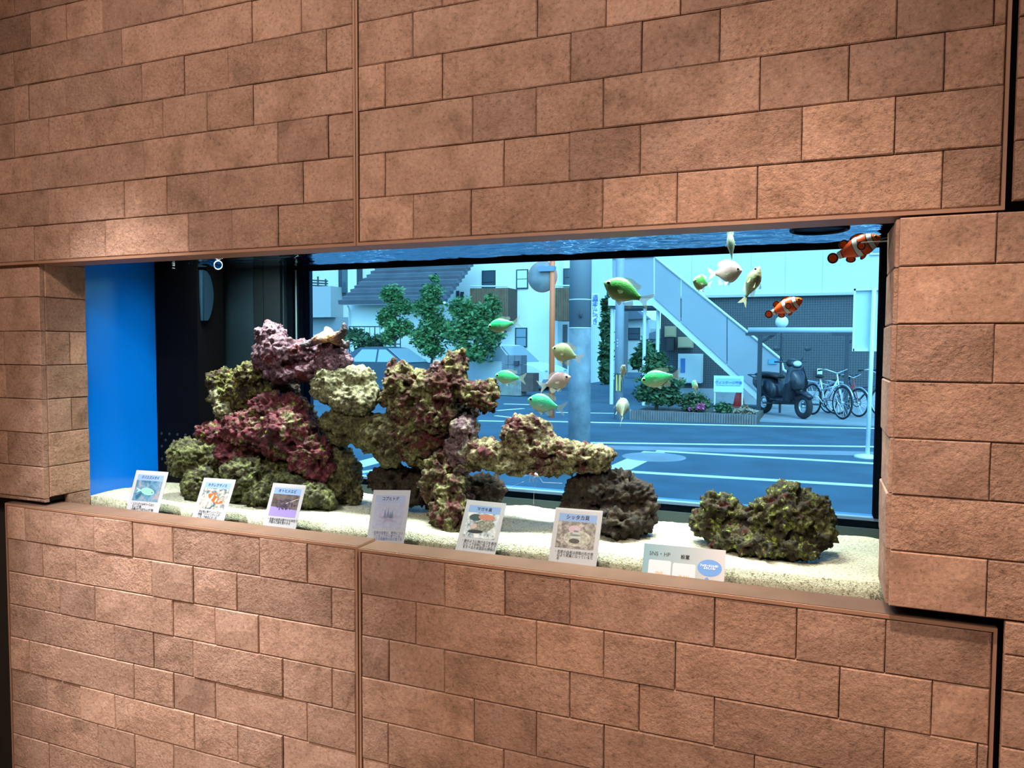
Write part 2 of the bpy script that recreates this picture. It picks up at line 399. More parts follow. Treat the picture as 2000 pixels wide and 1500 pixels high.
# ------------------------------------------------------------------ window wall behind the tank
WY = 0.62                     # window plane
wx0, wx1, wz0, wz1 = -1.662, 0.1415, 1.014, 1.7135
struct('wall_window_side', MB().box((XL, WY, 0), (wx0-.055, WY+.16, ZC)).box((wx1+.05, WY, 0), (XR, WY+.16, ZC)).box((wx0-.055, WY, 0), (wx1+.05, WY+.16, wz0-.06)).box((wx0-.055, WY, wz1+.06), (wx1+.05, WY+.16, ZC)), pm('window_wall_paint', (0.012, 0.030, 0.045), 0.8, var=0.1))
win = struct('window_1', MB().box((wx0-.05, WY+.01, wz1), (wx1+.045, WY+.07, wz1+.055)), NAVY)
MB().box((wx0-.05, WY+.01, wz0-.055), (wx1+.045, WY+.075, wz0-.008)).build('bottom_rail', NAVY, win)
MB().box((wx0-.05, WY+.012, wz0-.010), (wx1+.045, WY+.06, wz0)).build('sill_strip', pm('blue_grey_aluminium', (0.25, 0.36, 0.50), 0.35, metal=0.3), win)
MB().box((wx0-.05, WY+.01, wz0), (wx0-.026, WY+.07, wz1)).build('jamb', NAVY, win)
MB().box((wx1, WY+.01, wz0), (wx1+.045, WY+.07, wz1)).build('jamb', NAVY, win)
MB().box((wx0-.024, WY+.022, wz0), (wx0-.008, WY+.05, wz1)).build('spacer_strip', pm('pale_spacer', (0.25, 0.31, 0.34), 0.5), win)
MB().box((wx0-.008, WY+.01, wz0), (wx0, WY+.07, wz1)).build('sash', NAVY, win)
MB().box((wx0, WY+.035, wz0), (wx1, WY+.041, wz1)).build('pane', glass_mat('daylight_blue_pane', (0.52, 0.81, 0.95), 1.35), win)  # the blue cast of daylight is put into the pane's tint
# dark boards beside the window, seen through the tank's back glass
DB = pm('slate_blue_board', (0.012, 0.028, 0.042), 0.6, var=0.2, scale=3)
DB2 = pm('dark_slate_board', (0.003, 0.008, 0.012), 0.6)
bd = thing('blind_boards', (-1.9, WY-.012, .95), 'dark slate vertical boards covering the wall left of the window', 'boards')
for a, b, m in ((-2.10, -1.965, DB2), (-1.963, -1.838, DB), (-1.836, -1.795, DB2), (-1.793, -1.722, DB2)):
    MB().box((a, WY-.014, .95), (b, WY-.003, 1.80)).build('board', m, bd)

# ------------------------------------------------------------------ aquarium
TX0, TX1, TY0, TY1, TZ0, WZ = XA-.008, 0.175, GY, 0.552, 0.930, 1.7165
tank = thing('aquarium_tank', ((TX0+TX1)/2, .35, TZ0), 'long built-in glass aquarium with a blue side panel', 'aquarium')
CLEAR = glass_mat('clear_tank_glass', (0.97, 0.99, 0.98), 1.22)
MB().box((TX0, TY0, TZ0), (TX1, TY0+.001, 1.90)).build('front_glass', CLEAR, tank)
MB().box((TX0, TY1, TZ0), (TX1, TY1+.001, 1.90)).build('back_glass', glass_mat('clear_back_glass', (0.93, 0.98, 1.0), 1.3), tank)
BLUE = pm('blue_film_panel', (0.0, 0.135, 0.62), 0.14, var=0.08, scale=3)
MB().box((TX0-.004, TY0+.002, TZ0), (TX0, TY1-.001, 1.90)).build('side_panel', BLUE, tank, label='bright blue end panel')
MB().box((TX1, TY0+.002, TZ0), (TX1+.004, TY1-.001, 1.90)).build('side_panel', NAVY, tank)
MB().box((TX0, TY0, TZ0-.004), (TX1, TY1, TZ0)).build('base', BLACK, tank)
MB().box((TX0, TY0-.0045, TZ0), (.139, TY0-.0005, .943)).build('base_trim', BLACK, tank)
MB().box((TX0+.002, TY1-.004, TZ0), (TX1, TY1-.001, 1.004)).build('back_skirt', pm('dark_teal_skirt', (0.016, 0.036, 0.042), 0.6), tank)
MB().box((TX0, TY0-.006, 1.702), (.139, TY0-.0005, 1.90)).build('led_spill_screen', BLACK, tank)  # unseen band added to stop LED light spilling onto the reveal
# overflow box in the far left corner
ob = thing('overflow_box', (-2.0, .49, .95), 'black overflow box standing in the tank beside the blue panel', 'overflow box')
MB().box((TX0+.001, .428, .935), (-1.9165, TY1-.0065, 1.86)).build('body', BLACK, ob)
slot = MB().lathe((0, 0, 0), [(.0045, 0), (.0045, .0015)], 10, 'Y')
sm = slot.mesh('hole'); sm.materials.append(pm('hole_black', (0.03, 0.035, 0.04), 0.3))
for r_ in range(5):
    for c_ in range(5):
        o = bpy.data.objects.new('hole', sm); COL.objects.link(o); o.parent = ob
        o.location = Vector((-2.085+.036*c_+(.018 if r_ % 2 else 0), .4262, 1.06+.022*r_)) - ob.location

# sand bed
def sand_h(x, y):
    v = noise.noise(Vector((x*4.2, y*7, 1.3)))*.008 + noise.noise(Vector((x*11, y*13, 4.1)))*.005 + noise.noise(Vector((x*40, y*44, 2.1)))*.0012
    v += .010*math.exp(-((x+.55)/.16)**2-((y-.30)/.06)**2) - .008*math.exp(-((x+.86)/.10)**2-((y-.28)/.05)**2)
    v += .006*math.exp(-((x-.1)/.08)**2) - .010*math.exp(-((x+.02)/.07)**2-((y-.32)/.05)**2)
    v *= min(1, max(.35, (y-TY0)/.05))
    return .979+v
def sand():
    nx, ny = 300, 60; vs = []; fs = []
    x0, x1, y0, y1 = TX0+.001, TX1-.001, TY0+.0015, TY1-.005
    for j in range(ny+1):
        for i in range(nx+1):
            x = x0+(x1-x0)*i/nx; y = y0+(y1-y0)*j/ny
            vs.append((x, y, sand_h(x, y)+(random.random()-.5)*.0012))
    for j in range(ny):
        for i in range(nx): a = j*(nx+1)+i; fs.append((a, a+1, a+nx+2, a+nx+1))
    b = len(vs)
    for i in range(nx+1): vs.append((vs[i][0], y0, TZ0+.001))
    for i in range(nx): fs.append((i+1, i, b+i, b+i+1))
    return MB().add(vs, fs)
def sand_mat():
    m, nt, b, out = base_mat('coral_sand'); b.inputs['Roughness'].default_value = 0.9; b.inputs['Specular IOR Level'].default_value = .2
    tc = N(nt, 'ShaderNodeTexCoord')
    n = N(nt, 'ShaderNodeTexNoise', Scale=190.0, Detail=4.0, Roughness=.9); v = N(nt, 'ShaderNodeTexVoronoi', Scale=330.0)
    nt.links.new(tc.outputs['Object'], n.inputs['Vector']); nt.links.new(tc.outputs['Object'], v.inputs['Vector'])
    r = ramp(nt, [(0.37, (0.08, 0.075, 0.055)), (0.45, (0.34, 0.325, 0.24)), (0.58, (0.50, 0.485, 0.39))]); nt.links.new(n.outputs['Fac'], r.inputs[0]); nt.links.new(r.outputs[0], b.inputs['Base Color'])
    bp = N(nt, 'ShaderNodeBump', Strength=.5, Distance=.002); nt.links.new(v.outputs['Distance'], bp.inputs['Height']); nt.links.new(bp.outputs[0], b.inputs['Normal'])
    return m
tag(sand().build('sand_bed', sand_mat(), None, True), 'pale cream coral sand covering the bottom of the aquarium', 'sand', kind='stuff')

# rippled water surface (seen from below: Fresnel mirror)
def water():
    nx, ny = 420, 90; vs = []; fs = []
    x0, x1, y0, y1 = TX0+.001, TX1-.001, TY0+.0015, TY1-.001
    for j in range(ny+1):
        for i in range(nx+1):
            x = x0+(x1-x0)*i/nx; y = y0+(y1-y0)*j/ny
            z = noise.noise(Vector((x*14, y*30, .2)))*.0028+noise.noise(Vector((x*34+5, y*75, 3.2)))*.0016+noise.noise(Vector((x*80+5, y*170, 7.2)))*.0003
            z *= .35+.65*min(1, max(0, (x+1.75)/.3))
            vs.append((x, y, WZ+z))
    for j in range(ny):
        for i in range(nx): a = j*(nx+1)+i; fs.append((a, a+1, a+nx+2, a+nx+1))
    return MB().add(vs, fs)
def water_mat():
    m, nt, b, out = base_mat('water_surface'); nt.nodes.remove(b)
    t = N(nt, 'ShaderNodeBsdfTransparent'); t.inputs[0].default_value = (.93, .98, 1, 1)
    g = N(nt, 'ShaderNodeBsdfGlossy'); g.inputs['Roughness'].default_value = .02; g.inputs[0].default_value = (.85, .93, 1, 1)
    fr = N(nt, 'ShaderNodeFresnel'); fr.inputs['IOR'].default_value = 1.33
    mx = N(nt, 'ShaderNodeMixShader'); nt.links.new(fr.outputs[0], mx.inputs[0]); nt.links.new(t.outputs[0], mx.inputs[1]); nt.links.new(g.outputs[0], mx.inputs[2]); nt.links.new(mx.outputs[0], out.inputs[0])
    return m
_w = water().build('water_surface', water_mat(), None, True)
tag(_w, 'rippled blue water surface at the top of the aquarium', 'water', kind='stuff')

# ------------------------------------------------------------------ live rocks
def blob_mesh(blobs, voxel, amp, freq, seed, smooth_it=1, extra=None):
    bm = bmesh.new()
    for (c, r) in blobs:
        mat = Matrix.Translation(c) @ Matrix.Diagonal((*r, 1))
        bmesh.ops.create_icosphere(bm, subdivisions=3, radius=1.0, matrix=mat)
    me = bpy.data.meshes.new('tmp'); bm.to_mesh(me); bm.free()
    o = bpy.data.objects.new('tmp', me); COL.objects.link(o)
    md = o.modifiers.new('r', 'REMESH'); md.mode = 'VOXEL'; md.voxel_size = voxel
    if smooth_it:
        sm_ = o.modifiers.new('s', 'SMOOTH'); sm_.iterations = smooth_it; sm_.factor = .5
    dg = bpy.context.evaluated_depsgraph_get(); ev = o.evaluated_get(dg)
    out = bpy.data.meshes.new_from_object(ev)
    bpy.data.objects.remove(o); bpy.data.meshes.remove(me)
    off = Vector((seed*3.17, seed*1.31, seed*2.03))
    nor = [v.normal.copy() for v in out.vertices]
    for v, n in zip(out.vertices, nor):
        p = v.co
        w = p + noise.noise_vector(p*freq*1.3+off)*(.35/freq)
        d = noise.fractal(w*freq*.9+off, .8, 2.1, 3)*amp*1.0
        f1 = noise.voronoi(w*freq*1.7+off)[0]
        d += (0.55-min(1.0, f1[0]*1.35))*amp*1.15
        f2 = noise.voronoi(w*freq*4.3+off)[0]
        d += (0.5-min(1.0, f2[0]*1.5))*amp*.62
        d += noise.noise(p*freq*13+off)*amp*.24
        h = noise.noise(w*freq*1.5+off*1.7)
        if h > .22: d -= (h-.22)*amp*5.0          # hollows and holes
        v.co = p + n*d
    out.update(); return out
def rock_mat(name, stops, scale=30.0, spots=None, spot_amt=.6, seed=0.0, sc2=120.0, tufts=None, tuft_amt=.62):
    m, nt, b, out = base_mat(name); b.inputs['Roughness'].default_value = .78; b.inputs['Specular IOR Level'].default_value = .35
    tc = N(nt, 'ShaderNodeTexCoord'); mp = N(nt, 'ShaderNodeMapping'); mp.inputs['Location'].default_value = (seed, seed*.7, seed*1.3); nt.links.new(tc.outputs['Object'], mp.inputs[0])
    n = N(nt, 'ShaderNodeTexNoise', Scale=scale, Detail=8.0, Roughness=.68, Distortion=.4); nt.links.new(mp.outputs[0], n.inputs['Vector'])
    r = ramp(nt, stops); nt.links.new(n.outputs['Fac'], r.inputs[0])
    last = r.outputs[0]
    if spots:
        n2 = N(nt, 'ShaderNodeTexNoise', Scale=scale*.75, Detail=7.0, Roughness=.7); mp2 = N(nt, 'ShaderNodeMapping'); mp2.inputs['Location'].default_value = (seed+7, 3, seed)
        nt.links.new(tc.outputs['Object'], mp2.inputs[0]); nt.links.new(mp2.outputs[0], n2.inputs['Vector'])
        r2 = ramp(nt, [(spot_amt-.03, (0, 0, 0)), (spot_amt+.03, (1, 1, 1))]); nt.links.new(n2.outputs['Fac'], r2.inputs[0])
        mx = N(nt, 'ShaderNodeMixRGB'); mx.inputs[2].default_value = (*spots, 1); nt.links.new(r2.outputs[0], mx.inputs[0]); nt.links.new(last, mx.inputs[1]); last = mx.outputs[0]
    if tufts:
        n5 = N(nt, 'ShaderNodeTexNoise', Scale=scale*1.5, Detail=6.0, Roughness=.66); mp5 = N(nt, 'ShaderNodeMapping'); mp5.inputs['Location'].default_value = (seed-4, seed+9, 2)
        nt.links.new(tc.outputs['Object'], mp5.inputs[0]); nt.links.new(mp5.outputs[0], n5.inputs['Vector'])
        r5 = ramp(nt, [(tuft_amt-.04, (0, 0, 0)), (tuft_amt+.04, (1, 1, 1))]); nt.links.new(n5.outputs['Fac'], r5.inputs[0])
        m5 = N(nt, 'ShaderNodeMixRGB'); m5.inputs[2].default_value = (*tufts, 1); nt.links.new(r5.outputs[0], m5.inputs[0]); nt.links.new(last, m5.inputs[1]); last = m5.outputs[0]
    n3 = N(nt, 'ShaderNodeTexNoise', Scale=sc2, Detail=5.0, Roughness=.75); nt.links.new(mp.outputs[0], n3.inputs['Vector'])
    r3 = ramp(nt, [(.37, (.04, .036, .036)), (.46, (.26, .26, .26)), (.55, (.46, .46, .45)), (.72, (.85, .85, .82))]); nt.links.new(n3.outputs['Fac'], r3.inputs[0])
    m3 = N(nt, 'ShaderNodeMixRGB', blend_type='MULTIPLY'); m3.inputs[0].default_value = 1; nt.links.new(last, m3.inputs[1]); nt.links.new(r3.outputs[0], m3.inputs[2])
    nt.links.new(m3.outputs[0], b.inputs['Base Color'])
    n4 = N(nt, 'ShaderNodeTexNoise', Scale=230.0, Detail=4.0, Roughness=.7); nt.links.new(mp.outputs[0], n4.inputs['Vector'])
    bp = N(nt, 'ShaderNodeBump', Strength=.9, Distance=.0035); nt.links.new(n4.outputs['Fac'], bp.inputs['Height']); nt.links.new(bp.outputs[0], b.inputs['Normal'])
    return m
MAROON = (.105, .010, .020); OLIVE = (.20, .20, .065); CREAM = (.56, .50, .31); DARK = (.020, .015, .011); LIME = (.30, .44, .06); PURPLE = (.25, .135, .20); LILAC = (.44, .27, .36); SAGE = (.36, .40, .22)
RM = {
 'purple': rock_mat('purple_coralline_rock', [(.30, (.045, .018, .030)), (.44, (.16, .070, .110)), (.58, (.36, .20, .30)), (.74, (.48, .32, .40))], 24, (.17, .008, .018), .575, 1.0, 170, (.55, .34, .46), .63),
 'yellow': rock_mat('dark_rock_yellow_algae', [(.34, DARK), (.48, (.085, .05, .022)), (.58, (.26, .28, .06)), (.70, (.48, .50, .16))], 34, (.20, .02, .01), .60, 2.0, 120, (.55, .62, .10), .60),
 'maroon': rock_mat('maroon_algae_rock', [(.34, (.04, .006, .012)), (.48, (.20, .012, .040)), (.57, (.26, .050, .07)), (.68, SAGE)], 22, (.36, .36, .17), .60, 3.0, 120, (.30, .48, .08), .63),
 'pale': rock_mat('pale_green_rock', [(.30, (.10, .085, .05)), (.43, (.34, .33, .18)), (.58, (.56, .57, .35)), (.72, (.60, .57, .42))], 22, None, .6, 4.0, 90),
 'olive': rock_mat('olive_rock', [(.32, (.035, .03, .015)), (.46, (.15, .135, .05)), (.60, (.30, .29, .12)), (.72, CREAM)], 28, (.06, .03, .02), .60, 5.0),
 'green': rock_mat('mossy_green_rock', [(.32, DARK), (.46, (.085, .075, .025)), (.58, (.20, .22, .06)), (.70, (.40, .42, .20))], 30, None, .6, 6.0, 120, (.28, .40, .10), .63),
 'mixed': rock_mat('mixed_maroon_green_rock', [(.32, DARK), (.43, (.14, .018, .020)), (.51, (.17, .13, .055)), (.62, (.44, .45, .17)), (.75, CREAM)], 26, (.15, .012, .018), .575, 7.0, 120, (.42, .52, .14), .62),
 'slab': rock_mat('cream_maroon_slab', [(.30, (.05, .02, .015)), (.41, (.20, .15, .065)), (.53, (.54, .49, .26)), (.72, (.62, .57, .38))], 24, (.13, .010, .016), .535, 8.0),
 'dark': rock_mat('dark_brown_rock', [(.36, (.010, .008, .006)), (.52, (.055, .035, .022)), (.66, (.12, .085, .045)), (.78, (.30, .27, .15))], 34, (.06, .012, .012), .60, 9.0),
 'fuzzy': rock_mat('dark_rock_lime_algae', [(.34, (.010, .008, .006)), (.50, (.065, .05, .018)), (.60, (.15, .16, .035)), (.71, (.40, .48, .10))], 38, (.13, .008, .010), .60, 10.0, 120, (.45, .58, .08), .60),
 'lilac': rock_mat('lilac_crust_rock', [(.32, (.10, .05, .06)), (.45, (.24, .13, .17)), (.56, (.38, .24, .30)), (.66, (.50, .48, .30))], 22, (.48, .46, .30), .57, 11.0),
}
def rock(label, mat, blobs, seed, amp=.010, freq=26, voxel=.0036):
    """blobs: (px, py, rx_px, ry_px, Y, depth-radius in px)"""
    bl = []
    for (x, y, rx, ry, Y, rd) in blobs:
        c = at(x, y, Y); k = mm(c); bl.append((c, (rx*k*1.17, rd*k*1.12, ry*k*1.17)))
    me = blob_mesh(bl, voxel, amp, freq, seed)
    zmin = min(v.co.z for v in me.vertices)
    cx = sum(v.co.x for v in me.vertices)/len(me.vertices); cy = sum(v.co.y for v in me.vertices)/len(me.vertices)
    off = Vector((cx, cy, zmin))
    for v in me.vertices: v.co -= off
    o = link_mesh('live_rock', me, RM[mat], None, True); o.location = off
    return tag(o, label, 'rock', 'live rocks in the aquarium')
rock('purple knobbly live rock crowning the left pile', 'purple', [(530,655,27,24,.38,30),(522,695,24,30,.37,30),(548,690,36,34,.35,34),(590,688,34,22,.37,30),(650,680,24,20,.37,26),(648,712,36,32,.36,34),(560,730,40,18,.36,34),(615,728,44,18,.36,30)], 1, .008, 34)
rock('dark yellow-crusted live rock at the upper left shoulder of the pile', 'yellow', [(432,748,26,26,.38,26),(490,732,32,24,.37,28),(468,775,40,34,.38,30),(505,765,30,28,.38,26),(430,775,22,20,.38,20)], 2, .010, 32)
rock('small beige ruffled rock on the left edge of the pile', 'pale', [(424,778,13,18,.35,14),(440,802,22,20,.35,18)], 3, .006, 45, .0035)
rock('maroon algae-covered live rock in the middle of the left pile', 'maroon', [(500,842,70,40,.33,46),(425,858,38,30,.33,34),(560,846,60,46,.32,44),(606,888,46,36,.31,36),(530,800,38,30,.34,36),(462,888,46,28,.32,34),(398,846,16,18,.34,20),(566,800,42,26,.35,30),(625,915,30,26,.31,28)], 4, .012, 24)
rock('pale sage-green lumpy live rock right of the purple one', 'pale', [(648,752,38,34,.34,32),(700,738,34,22,.36,28),(688,782,46,28,.33,32),(726,768,16,22,.35,20),(625,765,18,16,.34,18)], 5, .007, 30)
rock('smooth olive-beige live rock bridging the two piles', 'olive', [(672,826,52,24,.34,30),(730,846,46,36,.35,32),(762,880,30,30,.35,26),(668,852,30,18,.34,22),(775,835,34,36,.36,28)], 6, .007, 24)
rock('mossy green live rock at the lower left foot of the pile', 'green', [(372,896,44,36,.27,36),(392,945,36,36,.26,34),(348,905,18,22,.27,20),(410,905,26,40,.29,30)], 7, .009, 34)
rock('green-brown live rock behind the second name card', 'green', [(478,930,46,34,.27,34),(512,958,40,28,.27,30),(455,960,30,26,.27,28),(540,930,36,40,.33,30)], 8, .010, 32)
rock('dark live rock at the lower right foot of the left pile', 'olive', [(668,930,34,48,.37,36),(622,940,42,40,.36,34),(684,962,22,22,.37,22),(660,890,28,22,.37,26)], 9, .009, 34)
rock('bright green stone on the sand beside the third name card', 'green', [(612,968,34,26,.27,26),(640,978,16,20,.27,18),(585,985,16,12,.26,14),(570,950,36,24,.29,24)], 10, .007, 40, .0038)
rock('jagged maroon and green live rock topping the centre pile', 'mixed', [(788,752,36,38,.36,34),(760,775,18,18,.36,20),(766,725,12,24,.37,16),(838,765,44,40,.35,36),(886,718,26,30,.36,26),(903,700,10,18,.36,12),(878,748,34,30,.35,30),(932,772,34,26,.35,30),(956,765,18,26,.36,22),(950,790,22,14,.35,20),(850,812,42,36,.33,34),(800,802,40,34,.35,32),(862,772,26,44,.32,22)], 11, .011, 30)
rock('small lilac nub between the jagged peaks of the centre pile', 'lilac', [(853,722,13,15,.345,12),(848,735,14,13,.345,12)], 12, .004, 55, .003)
rock('dark mottled live rock under the jagged peaks of the centre pile', 'mixed', [(805,848,40,42,.35,34),(820,880,36,30,.35,30),(846,862,30,44,.34,28),(835,895,30,22,.35,26)], 13, .010, 32)
rock('lilac-topped cream live rock at the root of the arch', 'lilac', [(908,836,26,22,.32,24),(912,880,26,38,.32,26),(888,888,22,32,.32,24),(898,915,20,14,.32,20)], 14, .007, 38)
rock('flat cream and maroon slab forming the arch', 'slab', [(950,884,44,26,.32,36),(1030,848,46,36,.33,40),(1046,878,64,34,.33,42),(1118,888,52,26,.33,38),(1172,890,26,20,.33,30),(918,906,24,14,.32,24),(1000,910,60,16,.32,34),(1070,912,50,16,.33,32),(1140,910,50,14,.33,30)], 15, .008, 30)
rock('dark pillar rock standing on the sand below the centre pile', 'mixed', [(862,925,30,40,.30,30),(885,965,34,36,.28,30),(872,1005,34,34,.25,28),(880,1028,28,14,.24,24),(846,950,24,30,.30,24),(900,1000,26,30,.26,24)], 16, .011, 32)
rock('brown live rock at the left foot of the centre pile', 'dark', [(768,938,42,30,.40,34),(818,952,36,26,.39,30),(740,940,18,22,.40,22),(800,970,40,16,.38,26)], 17, .010, 32)
rock('dark low rock in the shadow under the arch', 'dark', [(948,948,36,22,.42,30),(915,955,30,24,.40,28),(972,958,18,16,.42,20),(930,985,46,18,.38,30)], 18, .009, 32)
rock('dark brown live rock holding up the right end of the arch', 'dark', [(1165,965,54,42,.34,42),(1225,975,52,40,.34,40),(1150,1005,40,36,.33,36),(1205,1022,52,32,.30,40),(1255,1005,30,34,.33,30),(1125,985,26,40,.35,28),(1205,938,40,20,.35,30)], 19, .012, 28)
rock('lime-tufted dark live rock standing alone on the right', 'fuzzy', [(1402,986,32,24,.33,28),(1390,1025,36,32,.33,32),(1430,1052,44,26,.31,32),(1540,972,38,26,.33,34),(1522,1012,60,44,.31,42),(1586,1008,36,40,.32,36),(1606,1040,26,32,.31,28),(1500,1062,80,26,.29,40),(1465,1010,40,24,.33,30),(1550,1068,50,22,.29,34)], 20, .011, 32)

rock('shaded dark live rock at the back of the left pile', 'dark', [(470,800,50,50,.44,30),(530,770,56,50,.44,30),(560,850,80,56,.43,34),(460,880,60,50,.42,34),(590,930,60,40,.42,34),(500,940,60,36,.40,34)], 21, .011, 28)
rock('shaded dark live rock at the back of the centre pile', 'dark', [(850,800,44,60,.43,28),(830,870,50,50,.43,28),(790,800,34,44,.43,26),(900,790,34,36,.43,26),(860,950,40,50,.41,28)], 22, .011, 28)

# starfish on the purple rock
def starfish():
    c = at(640, 656, .335); k = mm(c); bl = []
    def arm(path, r0, r1):
        pts = [at(x, y, Y) for x, y, Y in path]; segs = 10
        for s_ in range(segs*(len(pts)-1)+1):
            t = s_/segs; i = min(int(t), len(pts)-2); p = pts[i].lerp(pts[i+1], t-i); q = s_/(segs*(len(pts)-1))
            r = (r0*(1-q)+r1*q)*k; bl.append((p, (r, r, r*.9)))
    arm([(640,656,.335),(656,659,.33),(668,652,.325),(673,642,.325),(672,634,.325)], 13, 4.5)
    arm([(640,656,.335),(620,663,.325),(604,673,.32),(588,674,.315)], 13, 4)
    arm([(640,656,.335),(632,662,.315),(622,664,.300)], 13, 6)
    arm([(640,656,.335),(662,668,.345),(677,676,.35),(680,668,.35)], 12, 4)
    arm([(640,656,.335),(642,648,.36),(638,642,.37)], 12, 6)
    me = blob_mesh(bl, .0022, .0011, 130, 30, 3)
    off = Vector((c.x, c.y, min(v.co.z for v in me.vertices)))
    for v in me.vertices: v.co -= off
    m, nt, b, out = base_mat('starfish_skin'); b.inputs['Roughness'].default_value = .7
    tc = N(nt, 'ShaderNodeTexCoord'); n = N(nt, 'ShaderNodeTexNoise', Scale=90., Detail=4.); nt.links.new(tc.outputs['Object'], n.inputs[0])
    ln = N(nt, 'ShaderNodeVectorMath', operation='DISTANCE'); ln.inputs[1].default_value = (at(642, 654, .335)-off)
    nt.links.new(tc.outputs['Object'], ln.inputs[0])
    ad = N(nt, 'ShaderNodeMath', operation='MULTIPLY_ADD'); ad.inputs[1].default_value = .02; nt.links.new(n.outputs['Fac'], ad.inputs[0]); nt.links.new(ln.outputs['Value'], ad.inputs[2])
    r = ramp(nt, [(.0, (.50, .35, .22)), (.040, (.42, .24, .12)), (.052, (.14, .06, .04)), (.062, (.03, .022, .032))]); nt.links.new(ad.outputs[0], r.inputs[0]); nt.links.new(r.outputs[0], b.inputs['Base Color'])
    o = link_mesh('starfish', me, m, None, True); o.location = off
    tag(o, 'tan knobbly starfish with dark arm tips draped over the purple rock', 'starfish')
starfish()

# ------------------------------------------------------------------ fish
def zgrad_mat(name, stops, rough=.4, axis=2, spec=.5, emis=None, lo=-1.0, hi=1.0, noisy=.12, k_=.48):
    """colour ramp along a local axis of the fish (its own markings)"""
    m, nt, b, out = base_mat(name); b.inputs['Roughness'].default_value = rough; b.inputs['Specular IOR Level'].default_value = spec
    tc = N(nt, 'ShaderNodeTexCoord'); sp = N(nt, 'ShaderNodeSeparateXYZ'); nt.links.new(tc.outputs['Object'], sp.inputs[0])
    mr = N(nt, 'ShaderNodeMapRange'); mr.inputs['From Min'].default_value = lo; mr.inputs['From Max'].default_value = hi; nt.links.new(sp.outputs[axis], mr.inputs['Value'])
    n = N(nt, 'ShaderNodeTexNoise', Scale=5.0, Detail=3.0); nt.links.new(tc.outputs['Object'], n.inputs['Vector'])
    ad = N(nt, 'ShaderNodeMath', operation='MULTIPLY_ADD'); ad.inputs[1].default_value = noisy; nt.links.new(n.outputs['Fac'], ad.inputs[0]); nt.links.new(mr.outputs[0], ad.inputs[2])
    su = N(nt, 'ShaderNodeMath', operation='SUBTRACT'); su.inputs[1].default_value = noisy*.5; nt.links.new(ad.outputs[0], su.inputs[0])
    r = ramp(nt, [(p_, tuple(min(1, q*k_) for q in c_)) for p_, c_ in stops]); nt.links.new(su.outputs[0], r.inputs[0]); nt.links.new(r.outputs[0], b.inputs['Base Color'])
    v = N(nt, 'ShaderNodeTexVoronoi', Scale=34.0); nt.links.new(tc.outputs['Object'], v.inputs['Vector'])
    bp = N(nt, 'ShaderNodeBump', Strength=.10, Distance=.004); nt.links.new(v.outputs['Distance'], bp.inputs['Height']); nt.links.new(bp.outputs[0], b.inputs['Normal'])
    return m
# fish are modelled at unit length in local space (x forward, z up), then scaled by their empty
CHROMIS = {
 'green': zgrad_mat('green_scales', [(.22, (.34, .46, .30)), (.40, (.12, .46, .26)), (.58, (.01, .50, .18)), (.85, (.005, .40, .10))], lo=-.26, hi=.26, k_=.85),
 'teal': zgrad_mat('teal_scales', [(.20, (.32, .46, .38)), (.42, (.10, .44, .32)), (.62, (.02, .46, .26)), (.85, (.01, .36, .18))], lo=-.26, hi=.26, k_=.85),
 'olive': zgrad_mat('olive_green_scales', [(.20, (.26, .34, .18)), (.42, (.10, .28, .10)), (.62, (.03, .27, .05)), (.85, (.02, .20, .03))], lo=-.26, hi=.26, k_=.8),
 'beige': zgrad_mat('beige_green_scales', [(.25, (.30, .33, .20)), (.5, (.22, .31, .17)), (.8, (.16, .26, .12))], lo=-.26, hi=.26, k_=.75),
 'pink': zgrad_mat('pinkish_scales', [(.25, (.62, .56, .50)), (.5, (.58, .48, .46)), (.8, (.52, .38, .46))], lo=-.26, hi=.26),
 'grey': zgrad_mat('grey_green_scales', [(.25, (.40, .46, .38)), (.6, (.26, .36, .28)), (.85, (.18, .26, .22))], lo=-.26, hi=.26),
}
FINS = {}
def fin_mat(key, col, a=.55):
    if key not in FINS:
        m, nt, b, out = base_mat('fin_'+key); b.inputs['Base Color'].default_value = (*col, 1); b.inputs['Roughness'].default_value = .4; b.inputs['Alpha'].default_value = a
        FINS[key] = m
    return FINS[key]
EYEB = pm('fish_eye_black', (.004, .004, .006), .1); EYEW = pm('fish_eye_ring', (.45, .55, .5), .3)
PROF = [(0, .015, .015), (.03, .16, .14), (.08, .36, .32), (.16, .62, .56), (.27, .86, .82), (.40, 1, 1), (.52, .98, .97), (.64, .84, .82), (.76, .62, .58), (.87, .38, .34), (.95, .25, .23), (1, .22, .20)]
def body_mesh(hr, wr, bend=0.0, x0=.5, x1=-.27, prof=PROF, nk=14):
    mb = MB(); vs = []; fs = []
    ns = 26
    def ip(t):
        for (a, b) in zip(prof, prof[1:]):
            if t <= b[0]:
                q = (t-a[0])/(b[0]-a[0]); q = q*q*(3-2*q)*.35+q*.65; return a[1]+(b[1]-a[1])*q, a[2]+(b[2]-a[2])*q
        return prof[-1][1:]
    for i in range(ns+1):
        t = i/ns; t = t**1.25 if t < .5 else t; up, dn = ip(t); x = x0+(x1-x0)*t
        yb = bend*((.5-x)**2)
        wdt = wr*(up+dn)/2*(1.0 if t < .6 else 1-.45*(t-.6)/.4)
        for k in range(nk):
            w = 2*math.pi*k/nk; s, c = math.sin(w), math.cos(w)
            vs.append((x, yb+wdt*c*abs(c)**.0, hr*(up if s > 0 else dn)*s))
    for i in range(ns):
        for k in range(nk): fs.append((i*nk+k, i*nk+(k+1) % nk, (i+1)*nk+(k+1) % nk, (i+1)*nk+k))
    fs += [tuple(range(nk)), tuple(ns*nk+k for k in range(nk))]
    return mb.add(vs, fs), ip
